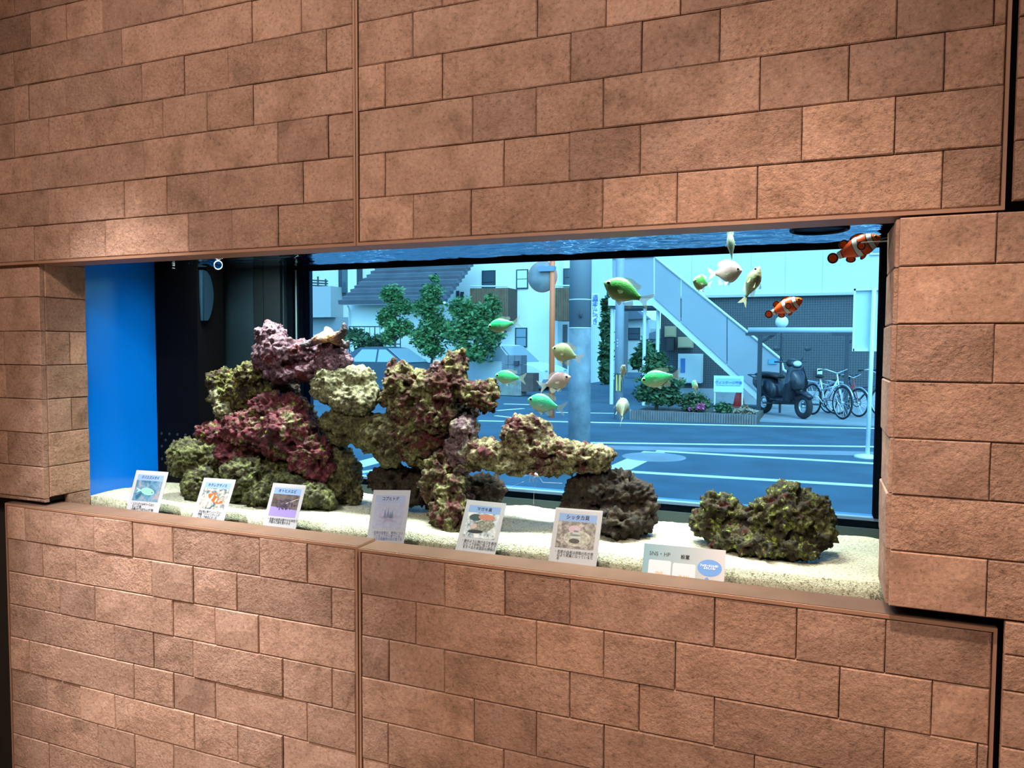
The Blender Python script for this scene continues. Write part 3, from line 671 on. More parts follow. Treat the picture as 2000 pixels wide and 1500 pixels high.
def finp(poly, bend=0.0, th=.006):
    mb = MB(); return mb.prism([(x, bend*((.5-x)**2)-th/2, z) for x, z in poly], (0, th, 0))
def pose(root, nose, tail, roll=0.0):
    n = at(*nose); t = at(*tail); f = (n-t); L = f.length; f.normalize()
    up = Vector((0, 0, 1)) - f*f.z
    if up.length < .25: up = Vector((0, -1, 0)) - f*f.dot(Vector((0, -1, 0)))
    up.normalize(); R = Matrix.Rotation(roll, 3, f); up = R @ up; lat = up.cross(f)
    mat = Matrix((f, lat, up)).transposed().to_4x4(); c = (n+t)/2
    root.matrix_world = Matrix.Translation(c) @ mat @ Matrix.Diagonal((L, L, L, 1))
    root.location = c
def damsel(label, skin, nose, tail, hr=.25, wr=None, roll=0.0, bend=0.0, finc=(.30, .50, .50), fa=.38):
    root = thing('damselfish', (0, 0, 0), label, 'fish', 'green damselfish shoal'); wr = wr or hr*.42
    b, ip = body_mesh(hr, wr, bend); b.build('body', CHROMIS[skin], root, True, True)
    fm = fin_mat(skin, finc, fa)
    finp([(-.25, .045), (-.33, .075), (-.42, .14), (-.50, .19), (-.47, .10), (-.42, .02), (-.41, -.02), (-.46, -.10), (-.49, -.17), (-.40, -.12), (-.32, -.07), (-.25, -.045)], bend).build('tail_fin', fm, root, False, True)
    finp([(.22, hr*.86), (.14, hr*1.12), (0, hr*1.16), (-.10, hr*1.02), (-.19, hr*.98), (-.20, hr*.62), (-.14, hr*.52), (0, hr*.84), (.14, hr*.9)], bend).build('dorsal_fin', fm, root, False, True)
    finp([(.0, -hr*.92), (-.08, -hr*1.08), (-.17, -hr*1.10), (-.20, -hr*.72), (-.16, -hr*.42), (-.06, -hr*.72)], bend).build('anal_fin', fm, root, False, True)
    for s in (1, -1):
        MB().prism([(.16, s*wr*.55, -hr*.88), (.05, s*wr*.75, -hr*1.22), (.02, s*wr*.62, -hr*.9)], (0, s*.006, 0)).build('pelvic_fin', fm, root, False, True)
        MB().prism([(.20, s*wr*.93, -hr*.12), (.08, s*(wr*1.25), -hr*.02), (.07, s*(wr*1.22), -hr*.22), (.13, s*(wr*1.08), -hr*.32)], (0, s*.005, 0)).build('pectoral_fin', fm, root, False, True)
        up, dn = ip((.5-.405)/.77); ey = wr*(up+dn)/2*.90
        e = MB().ball((.405, s*ey*.92, hr*.13), (.048, .018, .048), 12, 8).build('eye', EYEW, root, True, True)
        MB().ball((.407, s*(ey*.92+.008), hr*.13), (.034, .016, .034), 10, 8).build('pupil', EYEB, e, True, True)
    pose(root, nose, tail, roll); return root
damsel('large green damselfish gliding left near the top centre, tail drooping', 'olive', (1179,552,.30), (1272,592,.32), .235, finc=(.62, .70, .52))
damsel('small bright green damselfish swimming left in front of the white house', 'green', (952,640,.36), (1018,628,.37), .20)
damsel('round beige-green damselfish hovering over the orange pole', 'beige', (1078,680,.33), (1138,703,.34), .29, finc=(.45, .50, .35), fa=.4)
damsel('green damselfish swimming left close to the centre rock peak', 'green', (966,734,.36), (1028,740,.37), .215)
damsel('pale pinkish damselfish swimming right above the arch', 'pink', (1115,736,.33), (1052,757,.34), .235, finc=(.66, .74, .74))
damsel('green damselfish with yellow belly just above the arch rock', 'teal', (1030,780,.30), (1106,800,.31), .235)
damsel('brightest green damselfish swimming left over the clipped pine', 'green', (1251,745,.31), (1333,731,.32), .215)
damsel('tiny silver damselfish turned edge-on beside the striped pole', 'grey', (1220,713,.40), (1212,742,.44), .20, wr=.10, roll=.3, fa=.35)
damsel('pale damselfish seen from behind above the planter kerb', 'grey', (1217,778,.40), (1214,826,.33), .22, wr=.19, roll=.25, finc=(.6, .72, .76), fa=.45)
damsel('dark green little damselfish turning left beneath the stairs', 'olive', (1353,549,.35), (1390,557,.39), .33, finc=(.35, .42, .25))
damsel('round pinkish-white damselfish swimming right behind the diving fish', 'pink', (1450,528,.37), (1382,536,.40), .30, finc=(.66, .74, .78), fa=.45)
damsel('olive damselfish rising steeply with its head up', 'beige', (1484,520,.28), (1449,597,.30), .22, wr=.13, roll=-.35, finc=(.55, .68, .66))
damsel('thin damselfish seen edge-on hanging vertically under the water surface', 'grey', (1425,449,.36), (1431,523,.36), .20, wr=.10, roll=.1, finc=(.3, .4, .4), fa=.6)
damsel('smallest green damselfish beside the white cabinet box', 'teal', (1357,743,.44), (1357,771,.47), .27, wr=.13, roll=.5, fa=.35)

def clown(label, nose, tail, roll=0.0, wr=.15):
    root = thing('clownfish', (0, 0, 0), label, 'fish', 'orange clownfish'); hr = .20
    prof = [(0, .04, .04), (.04, .30, .26), (.10, .52, .48), (.2, .78, .76), (.34, .98, .98), (.48, 1, 1), (.62, .90, .88), (.76, .68, .66), (.88, .44, .42), (1, .36, .34)]
    b, ip = body_mesh(hr, wr, 0, .5, -.30, prof)
    m, nt, bs, out = base_mat('clown_skin'); bs.inputs['Roughness'].default_value = .35
    tc = N(nt, 'ShaderNodeTexCoord'); sp = N(nt, 'ShaderNodeSeparateXYZ'); nt.links.new(tc.outputs['Object'], sp.inputs[0])
    z2 = N(nt, 'ShaderNodeMath', operation='MULTIPLY'); nt.links.new(sp.outputs[2], z2.inputs[0]); nt.links.new(sp.outputs[2], z2.inputs[1])
    ma = N(nt, 'ShaderNodeMath', operation='MULTIPLY_ADD'); ma.inputs[1].default_value = -.9; nt.links.new(z2.outputs[0], ma.inputs[0]); nt.links.new(sp.outputs[0], ma.inputs[2])
    mr = N(nt, 'ShaderNodeMapRange'); mr.inputs['From Min'].default_value = -.5; mr.inputs['From Max'].default_value = .5; nt.links.new(ma.outputs[0], mr.inputs['Value'])
    O = (.72, .075, .006); OH = (.80, .15, .01); Wt = (.66, .66, .72); K = (.012, .008, .010)
    r = ramp(nt, [(0, Wt), (.262, K), (.278, O), (.485, K), (.50, Wt), (.585, K), (.60, O), (.745, K), (.76, Wt), (.845, K), (.858, OH)], 'CONSTANT')
    nt.links.new(mr.outputs[0], r.inputs[0]); nt.links.new(r.outputs[0], bs.inputs['Base Color'])
    b.build('body', m, root, True, True)
    FO = pm('clown_fin_orange', (.78, .09, .008), .4); FK = pm('clown_fin_edge', (.012, .008, .010), .4); FWt = pm('clown_fin_margin', (.5, .51, .55), .4)
    def fin(name, poly, y=0.0, th=.012):
        cx = sum(p[0] for p in poly)/len(poly); cz = sum(p[1] for p in poly)/len(poly)
        sc = lambda k: [(cx+(x-cx)*k, y, cz+(z-cz)*k) for x, z in poly]
        mb = MB().prism([(a, b_-th*.5, c) for a, b_, c in sc(1.07)], (0, th, 0)); p = mb.build(name, FWt, root, False, True)
        mb = MB().prism([(a, b_-th*.8, c) for a, b_, c in sc(1.0)], (0, th*1.6, 0)); mb.build('black_border', FK, p, False, True)
        mb = MB().prism([(a, b_-th*1.1, c) for a, b_, c in sc(.74)], (0, th*2.2, 0)); mb.build('orange_centre', FO, p, False, True)
    ell = lambda cx, cz, rx, rz, rot=0, n=14: [(cx+rx*math.cos(q)*math.cos(rot)-rz*math.sin(q)*math.sin(rot), cz+rx*math.cos(q)*math.sin(rot)+rz*math.sin(q)*math.cos(rot)) for q in [2*math.pi*i/n for i in range(n)]]
    fin('tail_fin', ell(-.395, 0, .095, .10))
    fin('dorsal_fin', ell(.13, hr*.93, .13, .055, -.05)); fin('dorsal_fin', ell(-.13, hr*.82, .085, .075, .45))
    fin('anal_fin', ell(-.12, -hr*.80, .085, .06, -.45)); fin('pelvic_fin', ell(.10, -hr*.98, .075, .04, .5))
    for s in (1, -1):
        fin('pectoral_fin', ell(.14, -hr*.12, .075, .085), s*(wr+.01), .010)
        up, dn = ip(.10); ey = wr*(up+dn)/2
        e = MB().ball((.415, s*ey*.86, hr*.20), (.030, .02, .032)).build('eye', pm('clown_eye', (.35, .10, .02), .3), root, True, True)
        MB().ball((.417, s*(ey*.86+.010), hr*.20), (.022, .016, .022), 10, 8).build('pupil', EYEB, e, True, True)
    pose(root, nose, tail, roll); return root
clown('orange clownfish swimming up to the right in the top right corner', (1721,463,.26), (1616,509,.27))
clown('orange clownfish swimming right above the round globe lamp', (1568,585,.30), (1494,617,.31))

# cleaner shrimps
def shrimp(label, c, s, Y, ant, facing=1):
    p = at(c[0], c[1], Y); k = mm(p)*s
    root = thing('shrimp', tuple(p), label, 'shrimp')
    RED = pm('shrimp_red_band', (.45, .05, .04), .3); PALE = pm('shrimp_pale', (.75, .72, .68), .3)
    f = facing
    MB().tube([p+Vector((-f*14*k, 0, 4*k)), p+Vector((-f*8*k, 0, 7*k)), p+Vector((0, 0, 7*k)), p+Vector((f*8*k, 0, 4*k)), p+Vector((f*12*k, 0, 2*k))], [1.2*k, 2.6*k, 3.4*k, 3.2*k, 1.2*k], 8).build('body', PALE, root, True)
    MB().tube([p+Vector((-f*3*k, 0, 7.2*k)), p+Vector((f*3*k, 0, 6.2*k))], [3.7*k, 3.7*k], 8).build('red_band', RED, root, True)
    for i in range(5):
        x = (-6+3*i)*k
        MB().tube([p+Vector((f*x, 0, 5*k)), p+Vector((f*(x+2*k*math.sin(i)), -4*k, 0)), p+Vector((f*(x+5*k*math.sin(i*2)), -7*k, -9*k))], .35*k, 5).build('leg', PALE, root)
    for pts in ant:
        MB().tube([p+Vector((f*10*k, 0, 4*k))] + [at(x, y, Y) for x, y in pts], .22*k, 5).build('antenna', PALE, root)
    return root
shrimp('white shrimp with long antennae hanging under the arch', (1042, 932), 1.0, .40, [[(1010,930),(985,922)], [(1000,950),(975,955)], [(1060,942),(1098,944)], [(1043,960),(1042,985)]])
shrimp('small red-banded shrimp at the foot of the green rock behind the third card', (498, 980), .8, .25, [[(487,975),(489,966)], [(500,966),(494,960)]], -1)

# ------------------------------------------------------------------ aquarium fittings
GLS = glass_mat('lily_pipe_glass', (.80, .90, .93), 3.2)
lp = thing('lily_pipe', tuple(at(415, 512, .36)), 'clear glass lily pipe outlet flaring open near the water line', 'lily pipe')
c0 = at(372, 512, .38); c1 = at(402, 511, .37); c2 = at(426, 518, .34)
MB().tube([c0, c1, c1.lerp(c2, .35), c1.lerp(c2, .75), c2], [.0035, .004, .007, .011, .013], 16, False).build('flared_tube', GLS, lp, True)
MB().torus(c2, .0132, .0016, (c2-c1), 24, 6).build('rim', pm('glass_rim', (.75, .85, .85), .1), lp, True)
MB().tube([c0, c0+Vector((0, 0, .10))], .0045, 10).build('riser', GLS, lp, True)
MB().ball(c0, .009).build('bulb', GLS, lp, True)
sp = thing('strainer_pipe', tuple(at(339, 515, .40)), 'ribbed clear intake tube in front of the black box', 'pipe')
b0 = at(339, 524, .40)
for i in range(5): MB().torus(b0+Vector((0, 0, .009*i)), .0035, .0014, (0, 0, 1), 14, 6).build('rib', pm('clear_rib', (.55, .60, .60), .15), sp, True)
MB().tube([b0, b0+Vector((0, 0, .09))], .0028, 10).build('tube', GLS, sp, True)
wp = thing('circulation_pump', tuple(at(400, 590, .50)), 'dark blue-grey circulation pump hanging on the side of the black box', 'pump')
PB = pm('pump_blue_grey', (.004, .018, .036), .4)
def atX(x, y, X):
    d = ray(x, y); return CAM + d*((X-CAM.x)/d.x)
PX = -1.9155
MB().prism([atX(x, y, PX+.006) for x, y in ((391,527),(398,527),(399,560),(398,600),(396,626),(394,626),(392,580))], (-.0055, 0, 0)).build('holder', pm('pump_light_edge', (.010, .045, .085), .4), wp)
MB().prism([atX(x, y, PX+.014) for x, y in ((399,528),(404,530),(411,540),(415,555),(417.5,572),(417,590),(414,606),(410,620),(406,626),(399,626))], (-.0135, 0, 0)).build('housing', PB, wp)
MB().prism([atX(x, y, PX+.012) for x, y in ((392,500),(404,500),(404,521),(392,521))], (-.0115, 0, 0)).build('bracket', PB, wp)
wp.location = atX(405, 626, PX)
for ch in wp.children:
    d_ = atX(405, 626, PX) - at(400, 590, .50)
    for v in ch.data.vertices: v.co -= d_
rod = thing('thermometer_rod', tuple(at(1735, 470, .21)), 'thin pale rod crossing in front of the upper clownfish', 'rod')
MB().tube([at(1682, 474, .21), at(1741, 470.5, .215)], .0013, 8).build('stem', pm('rod_grey', (.45, .45, .45), .3), rod)
MB().tube([at(1722, 468, .30), at(1742, 463, .30)], .0024, 8).build('clip', BLACK, rod)
fd = thing('feeder_ring', tuple(at(1600, 445, .30)), 'black round rim touching the water surface at the upper right', 'feeder ring')
fc = at(1600, 446, .26)
MB().torus(Vector((fc.x, .32, WZ-.002)), .058, .005, (0, 0, 1), 40, 8).build('rim', BLACK, fd, True)
MB().lathe((fc.x, .32, WZ-.001), [(.056, 0), (.056, .03), (.05, .05)], 32).build('cup', BLACK, fd)
ledm = pm('led_housing', (.05, .05, .055), .4, metal=.6)
for xa, xb, lb in ((-1.85, -1.05, 'slim grey LED lamp bar over the left rock pile'), (-.95, .05, 'slim grey LED lamp bar over the right half of the tank')):
    L_ = thing('led_bar', ((xa+xb)/2, .34, 1.965), lb, 'lamp')
    MB().box((xa, .29, 1.968), (xb, .39, 1.992)).build('housing', ledm, L_)
    for xx in (xa+.02, xb-.02): MB().tube([(xx, .34, 1.99), (xx, .34, 2.249)], .003, 8).build('hanger', ledm, L_)

# ------------------------------------------------------------------ name cards
def text_mesh(txt, size, align='LEFT', bold=0.0):
    cu = bpy.data.curves.new('t', 'FONT'); cu.body = txt; cu.size = size; cu.align_x = align; cu.offset = bold*size; cu.resolution_u = 2; cu.space_line = .92
    o = bpy.data.objects.new('t', cu); COL.objects.link(o)
    dg = bpy.context.evaluated_depsgraph_get(); me = bpy.data.meshes.new_from_object(o.evaluated_get(dg))
    bpy.data.objects.remove(o); bpy.data.curves.remove(cu); return me
INK = pm('black_ink', (.008, .008, .010), .6); INKB = pm('blue_ink', (.12, .18, .42), .6)
class Card:
    def __init__(s, name, label, BL, BR, TL, drop=.012, cat='card'):
        s.o = at(*BL, .09); u = at(*BR, .09)-s.o; s.w = u.length; s.u = u.normalized()
        d = ray(*TL); t = CAM + d*((s.o.x-CAM.x)/d.x); v = t-s.o; v.x = 0; s.v = v.normalized(); s.h = v.length
        s.n = s.u.cross(s.v); 
        if s.n.y > 0: s.n = -s.n
        s.o = s.o - s.v*drop; s.h += drop; s.drop = drop
        s.root = thing(name, tuple(s.o+s.u*s.w/2), label, cat, 'name cards along the ledge')
    def P(s, x, y, e=0): return s.o+s.u*x+s.v*y+s.n*e
    def rect(s, name, x0, y0, x1, y1, m, e0, e1, parent=None):
        return MB().prism([s.P(x0,y0,e0), s.P(x1,y0,e0), s.P(x1,y1,e0), s.P(x0,y1,e0)], s.n*(e1-e0)).build(name, m, parent or s.root)
    def poly(s, name, pts, m, e, parent=None): return MB().prism([s.P(x, y, e-.0001) for x, y in pts], s.n*.0001).build(name, m, parent or s.root)
    def text(s, name, txt, x, y, size, m, e=.0011, align='LEFT', bold=.012, sx=1.0, parent=None):
        me = text_mesh(txt, size, align, bold); off = wpos(parent or s.root)
        for v in me.vertices: v.co = s.P(x+v.co.x*sx, y+v.co.y, e)-off
        me.update(); return link_mesh(name, me, m, parent or s.root)
PAPER = pm('white_card_paper', (.42, .395, .405), .5); HEAD = pm('pale_blue_header', (.20, .30, .52), .6); SLEEVE = glass_mat('clear_sleeve', (.93, .95, .96), 1.35, .08)
def photo_mat(name, stops, scale=60, seed=0):
    m, nt, b, out = base_mat(name); b.inputs['Roughness'].default_value = .4
    tc = N(nt, 'ShaderNodeTexCoord'); mp = N(nt, 'ShaderNodeMapping'); mp.inputs['Location'].default_value = (seed, seed, seed); nt.links.new(tc.outputs['Object'], mp.inputs[0])
    n = N(nt, 'ShaderNodeTexNoise', Scale=scale, Detail=4.0, Roughness=.6, Distortion=.5); nt.links.new(mp.outputs[0], n.inputs['Vector'])
    r = ramp(nt, stops); nt.links.new(n.outputs['Fac'], r.inputs[0]); nt.links.new(r.outputs[0], b.inputs['Base Color']); return m
def name_card(label, BL, BR, TL, title, lines, photo, motif, tsize=.0100, glare=False):
    c = Card('name_card', label, BL, BR, TL); w, h = c.w, c.h
    c.rect('sheet', 0, 0, w, h, PAPER if not glare else pm('glare_paper', (.60, .62, .68), .3), 0, .0006)  # glare on the starfish card is put into paler sheet, header and print colours
    c.rect('sleeve', -.004, -.004, w+.004, h+.004, SLEEVE, .0022, .0024)
    hd = c.rect('header', w*.10, h*.79, w*.90, h*.915, HEAD if not glare else pm('glare_header', (.44, .52, .74), .6), .0006, .0008)
    c.text('title', title, w*.5, h*.832, tsize, INK, align='CENTER', bold=.016, parent=hd)
    ph = c.rect('photo', w*.10, h*.36, w*.90, h*.79, photo, .0006, .0008)
    c.ph = ph; motif(c, w*.10, h*.36, w*.80, h*.43)
    c.text('description', lines, w*.10, h*.275, .0082, INK if not glare else INKB, bold=.010, sx=.86)
    return c
def ov(cx, cy, rx, ry, rot=0, n=20): return [(cx+rx*math.cos(q)*math.cos(rot)-ry*math.sin(q)*math.sin(rot), cy+rx*math.cos(q)*math.sin(rot)+ry*math.sin(q)*math.cos(rot)) for q in [2*math.pi*i/n for i in range(n)]]
def m_damsel(c, x, y, w, h):
    g = pm('print_green', (.22, .55, .36), .4)
    c.poly('print_fish', ov(x+w*.52, y+h*.48, w*.26, h*.17, -.12), g, .0010, c.ph)
    c.poly('print_fish_tail', [(x+w*.30, y+h*.52), (x+w*.06, y+h*.62), (x+w*.16, y+h*.50), (x+w*.08, y+h*.38)], pm('print_green_pale', (.34, .58, .55), .4), .00095, c.ph)
    c.poly('print_eye', ov(x+w*.70, y+h*.44, w*.02, w*.02), INK, .0011, c.ph)
def m_clown(c, x, y, w, h):
    o = pm('print_orange', (.62, .10, .02), .4); wt = pm('print_white', (.75, .74, .72), .4)
    c.poly('print_fish', ov(x+w*.52, y+h*.50, w*.30, h*.15, -.42), o, .00095, c.ph)
    for (a, b, q) in ((.42, .56, .09), (.60, .44, .07), (.72, .40, .04)): c.poly('print_band', ov(x+w*a, y+h*b, w*.030, h*q*1.6, -.42, 12), wt, .0011, c.ph)
    c.poly('print_fish_fin', ov(x+w*.44, y+h*.70, w*.10, h*.07, .5), o, .0010, c.ph); c.poly('print_fish_tail', ov(x+w*.82, y+h*.36, w*.055, h*.07), o, .00105, c.ph)
def m_shrimp(c, x, y, w, h):
    d = pm('print_dark_violet', (.045, .025, .07), .5); rr = random.Random(5)
    for i in range(46):
        q = rr.random()*6.28; k = rr.random()**.6
        c.poly('print_petal', ov(x+w*(.5+.40*k*math.cos(q)), y+h*(.56+.24*k*math.sin(q)), w*rr.uniform(.02, .05), h*rr.uniform(.02, .04), rr.random()*3, 7), d, .0012+i*3e-6, c.ph)
    c.poly('print_stem', [(x+w*.55, y+h*.58), (x+w*.98, y+h*.84), (x+w*.98, y+h*.86), (x+w*.54, y+h*.60)], pm('print_pale_line', (.6, .58, .62), .5), .00108, c.ph)
    c.poly('print_ground', [(x, y), (x+w, y), (x+w, y+h*.33), (x, y+h*.42)], pm('print_violet', (.28, .20, .52), .5), .0009, c.ph)
def m_star(c, x, y, w, h):
    b = pm('print_pale_pink', (.46, .42, .58), .5); s = pm('print_slate', (.22, .28, .44), .5)
    for a in range(5):
        q = math.radians(90+72*a+8); c.poly('print_arm', [(x+w*(.5+.1*math.cos(q-1.2)), y+h*(.42+.1*math.sin(q-1.2))), (x+w*(.5+.36*math.cos(q)), y+h*(.40+.22*math.sin(q))), (x+w*(.5+.1*math.cos(q+1.2)), y+h*(.42+.1*math.sin(q+1.2)))], b, .00095+a*1e-6, c.ph)
    for a, k in ((.38, .34), (.48, .38), (.62, .30), (.56, .26)): c.poly('print_spike', [(x+w*(a-.05), y+h*.42), (x+w*(a+.05), y+h*.42), (x+w*a, y+h*(.42+k))], s, .00105, c.ph)
def m_shell(c, x, y, w, h):
    c.poly('print_rock', ov(x+w*.28, y+h*.80, w*.2, h*.14), pm('print_teal_dark', (.02, .05, .05), .5), .0009, c.ph)
    c.poly('print_coral', ov(x+w*.62, y+h*.84, w*.26, h*.12), pm('print_coral', (.45, .16, .10), .5), .00092, c.ph)
    c.poly('print_shell', ov(x+w*.56, y+h*.48, w*.36, h*.24, .22), pm('print_shell', (.20, .19, .14), .5, var=.6, scale=220), .0010, c.ph)
    c.poly('print_shell_mouth', ov(x+w*.36, y+h*.24, w*.24, h*.07, .05), INK, .0011, c.ph)
    c.poly('print_shell_rim', ov(x+w*.28, y+h*.44, w*.10, h*.10, .3), pm('print_shell_rim', (.50, .32, .28), .5), .0011, c.ph)
def m_cone(c, x, y, w, h):
    st = pm('print_stone', (.34, .31, .25), .5, var=.5, scale=160)
    c.poly('print_stone', ov(x+w*.55, y+h*.38, w*.36, h*.30), st, .0009, c.ph); c.poly('print_stone_hole', ov(x+w*.48, y+h*.28, w*.14, h*.09), pm('print_brown', (.04, .025, .02), .5), .00098, c.ph)
    c.poly('print_pink_patch', ov(x+w*.45, y+h*.72, w*.16, h*.14), pm('print_pink', (.45, .30, .34), .5), .00092, c.ph)
    for i in range(5): c.poly('print_whorl', ov(x+w*.5, y+h*(.42+.075*i), w*(.15-.026*i), h*.035, 0, 12), pm('print_whorl', (.40, .42, .40), .5) if i % 2 == 0 else pm('print_whorl_dark', (.14, .15, .15), .5), .00104+i*4e-6, c.ph)
name_card('name card picturing a green fish, in front of the blue panel', (245,1002), (308,1008), (267,918), 'デバスズメダイ', '・スズメダイの中で一番おと\n　なしい種類。\n・水槽の中でも群れんだ種類', photo_mat('print_blue_water', [(.35, (.03, .09, .14)), (.52, (.10, .22, .32)), (.68, (.38, .24, .20))], 40, 1), m_damsel)
name_card('name card picturing an orange clownfish, in front of the mossy rock', (373,1017), (436,1023), (399,933), 'カクレクマノミ', '・海水魚人気ナンバーワン！\n・映画「ファインディング・\n　ニモ」で有名になった', photo_mat('print_reef', [(.36, (.04, .08, .10)), (.50, (.32, .30, .26)), (.64, (.62, .50, .42))], 70, 2), m_clown)
name_card('name card picturing dark violet sprigs, third from the blue panel', (511,1033), (576,1040), (534,943), 'オトヒメエビ', '・名前の由来は鮮やかな体色で\n　海底の乙姫を思わせる', photo_mat('print_dusk', [(.36, (.05, .035, .03)), (.6, (.14, .10, .09))], 50, 3), m_shrimp)
name_card('pale blue name card with painted-in glare picturing a starfish beside the ledge seam', (715,1065), (788,1068), (730,957), 'コブヒトデ', '・名前の由来は、背中につい\n　ているコブから来ている。\n・小さな吸盤状の足が這うを', photo_mat('print_glare_blue', [(.35, (.46, .50, .70)), (.65, (.58, .62, .78))], 120, 4), m_star, glare=True)
name_card('name card picturing a conch shell, below the arch', (888,1078), (966,1088), (913,976), 'マガキ貝', '・歯のように伸びる口を器用\n　に使って砂利に残ったえさ\n　を食べるため底砂の掃除の', photo_mat('print_white_sand', [(.36, (.10, .14, .17)), (.52, (.48, .48, .48)), (.7, (.68, .66, .64))], 90, 5), m_shell)
name_card('name card picturing a cone-shaped top shell, in front of the dark right rock', (1070,1101), (1164,1111), (1086,991), 'シッタカ貝', '・名前の由来は貝殻の形が底\n　辺より尻高になっているた\n　め', photo_mat('print_brown_reef', [(.36, (.05, .035, .03)), (.52, (.20, .16, .13)), (.7, (.42, .36, .32))], 90, 6), m_cone, .0112)
sg = Card('info_sign', 'wide pale blue sign with a blue speech bubble, right of the cards', (1253,1125), (1414,1142), (1259,1061), .014, 'sign')
w, h = sg.w, sg.h
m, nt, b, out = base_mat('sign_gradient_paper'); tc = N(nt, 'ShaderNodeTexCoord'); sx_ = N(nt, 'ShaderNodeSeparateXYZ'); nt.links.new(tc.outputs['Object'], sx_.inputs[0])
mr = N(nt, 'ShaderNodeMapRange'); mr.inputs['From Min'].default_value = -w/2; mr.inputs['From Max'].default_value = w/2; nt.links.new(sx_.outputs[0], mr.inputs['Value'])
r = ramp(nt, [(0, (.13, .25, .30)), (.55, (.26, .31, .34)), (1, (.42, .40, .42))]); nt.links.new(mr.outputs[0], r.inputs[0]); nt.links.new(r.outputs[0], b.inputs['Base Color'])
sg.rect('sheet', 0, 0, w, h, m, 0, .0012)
sg.text('heading', 'SNS・HP', w*.205, h*.72, .0115, INK, .0016, 'CENTER', 0.0); sg.text('heading', '設置', w*.52, h*.70, .0095, INK, .0016, 'CENTER', .02)
def rr_(cx, cy, a, b_, rad=.004):
    p = []
    for (sx, sy, a0) in ((1,1,0),(-1,1,90),(-1,-1,180),(1,-1,270)):
        for i in range(5): q = math.radians(a0+22.5*i); p.append((cx+sx*(a-rad)+rad*math.cos(q), cy+sy*(b_-rad)+rad*math.sin(q)))
    return p
SQ = pm('white_square_print', (.48, .48, .54), .5); OR = pm('orange_ink', (.80, .30, .06), .5); BB = pm('bubble_blue', (.08, .22, .52), .5)
s1 = sg.poly('white_square', rr_(w*.215, h*.33, w*.140, w*.135), SQ, .0014); s2 = sg.poly('white_square', rr_(w*.515, h*.30, w*.140, w*.135), SQ, .0014)
sg.text('square_caption', 'SNS', w*.215, h*.245, .0095, OR, .0017, 'CENTER', .02, parent=s1); sg.text('square_caption', 'PLAN', w*.52, h*.215, .0090, OR, .0017, 'CENTER', .02, parent=s2)
bb = sg.poly('speech_bubble', ov(w*.82, h*.53, w*.145, h*.205, 0, 30), BB, .0014); sg.poly('bubble_dot', ov(w*.795, h*.245, w*.025, w*.025), BB, .0014); sg.poly('bubble_dot', ov(w*.845, h*.185, w*.012, w*.012), BB, .0014)
sg.text('bubble_text', 'フォロー＆いいね！\nよろしくね♪', w*.82, h*.56, .0056, pm('bubble_white_ink', (.75, .76, .8), .5), .0017, 'CENTER', .03, .8, bb)
# lettering etched on the lower right of the tank front
me = text_mesh('PA', .017, 'LEFT', 0.0)
o_ = at(1698, 1170, GY-.0008)
for v in me.vertices: v.co = Vector((o_.x+v.co.x-tank.location.x, GY-.0008-tank.location.y, o_.z+v.co.y-tank.location.z))
link_mesh('etched_lettering', me, pm('etched_grey', (.16, .16, .12), .6), tank)

# ------------------------------------------------------------------ street outside
def quadp(name, pts, Y, depth, m, parent, e=0.0):
    """upright slab in the plane Y (photo-traced outline at its real distance), depth goes away from the viewer"""
    return MB().prism([at(x, y, Y-e) for x, y in pts], (0, depth, 0)).build(name, m, parent)
def rectp(name, x0, y0, x1, y1, Y, depth, m, parent, e=0.0):
    a = at((x0+x1)/2, (y0+y1)/2, Y); xa = at(x0, (y0+y1)/2, Y).x; xb = at(x1, (y0+y1)/2, Y).x
    za = at((x0+x1)/2, y1, Y).z; zb = at((x0+x1)/2, y0, Y).z
    return MB().box((xa, Y-e, za), (xb, Y-e+depth, zb)).build(name, m, parent)
ASPH = pm('asphalt', (.050, .095, .130), .8, var=.22, scale=1.4, bump=.3, bscale=90, dist=.004)
CONC = pm('pavement_concrete', (.26, .28, .30), .85, var=.15, scale=2.0)
ROAD = struct('ground_road', MB().box((-70, .80, -.2), (40, 90, 0)), ASPH)
LINE = pm('road_paint', (.78, .80, .82), .6, var=.06, scale=5)
def stripe(a, b, wd, e=.004, m=None, name='road_marking'):
    p, q = gnd(*a), gnd(*b); d = (q-p).normalized(); n = Vector((-d.y, d.x, 0))*wd/2; up = Vector((0, 0, e))
    MB().prism([p-n+up*.2, q-n+up*.2, q+n+up*.2, p+n+up*.2], up).build(name, m or LINE, ROAD)
stripe((1060,823), (1760,838), .15); stripe((1130,864.5), (1760,873.5), .12); stripe((1282,881), (1760,908.5), .13)
stripe((1200,920), (1760,953), .13); stripe((1278,883), (1205,917), .30); stripe((1086,805.5), (1200,807.5), .12)
stripe((935,822), (985,823), .14); stripe((985,789), (1034,790.5), .14); stripe((972,802), (1022,798), .12); stripe((968,812), (1010,817), .1)
stripe((690,911), (750,895), .30); stripe((1120,960), (1075,985), .35); stripe((690,925), (740,918), .12)
stripe((1150,873), (1765,888), .42, .002, CONC, 'gutter_strip')
_p = gnd(1277, 893); MB().lathe((_p.x, _p.y, .001), [(.42, 0), (.42, .005)], 24).build('manhole_cover', CONC, ROAD)
_a = gnd(1232, 826); _b2 = gnd(1480, 828)
struct('floor_forecourt', MB().box((_b2.x, 14.0, .0), (3.5, 18.6, .03)), CONC)

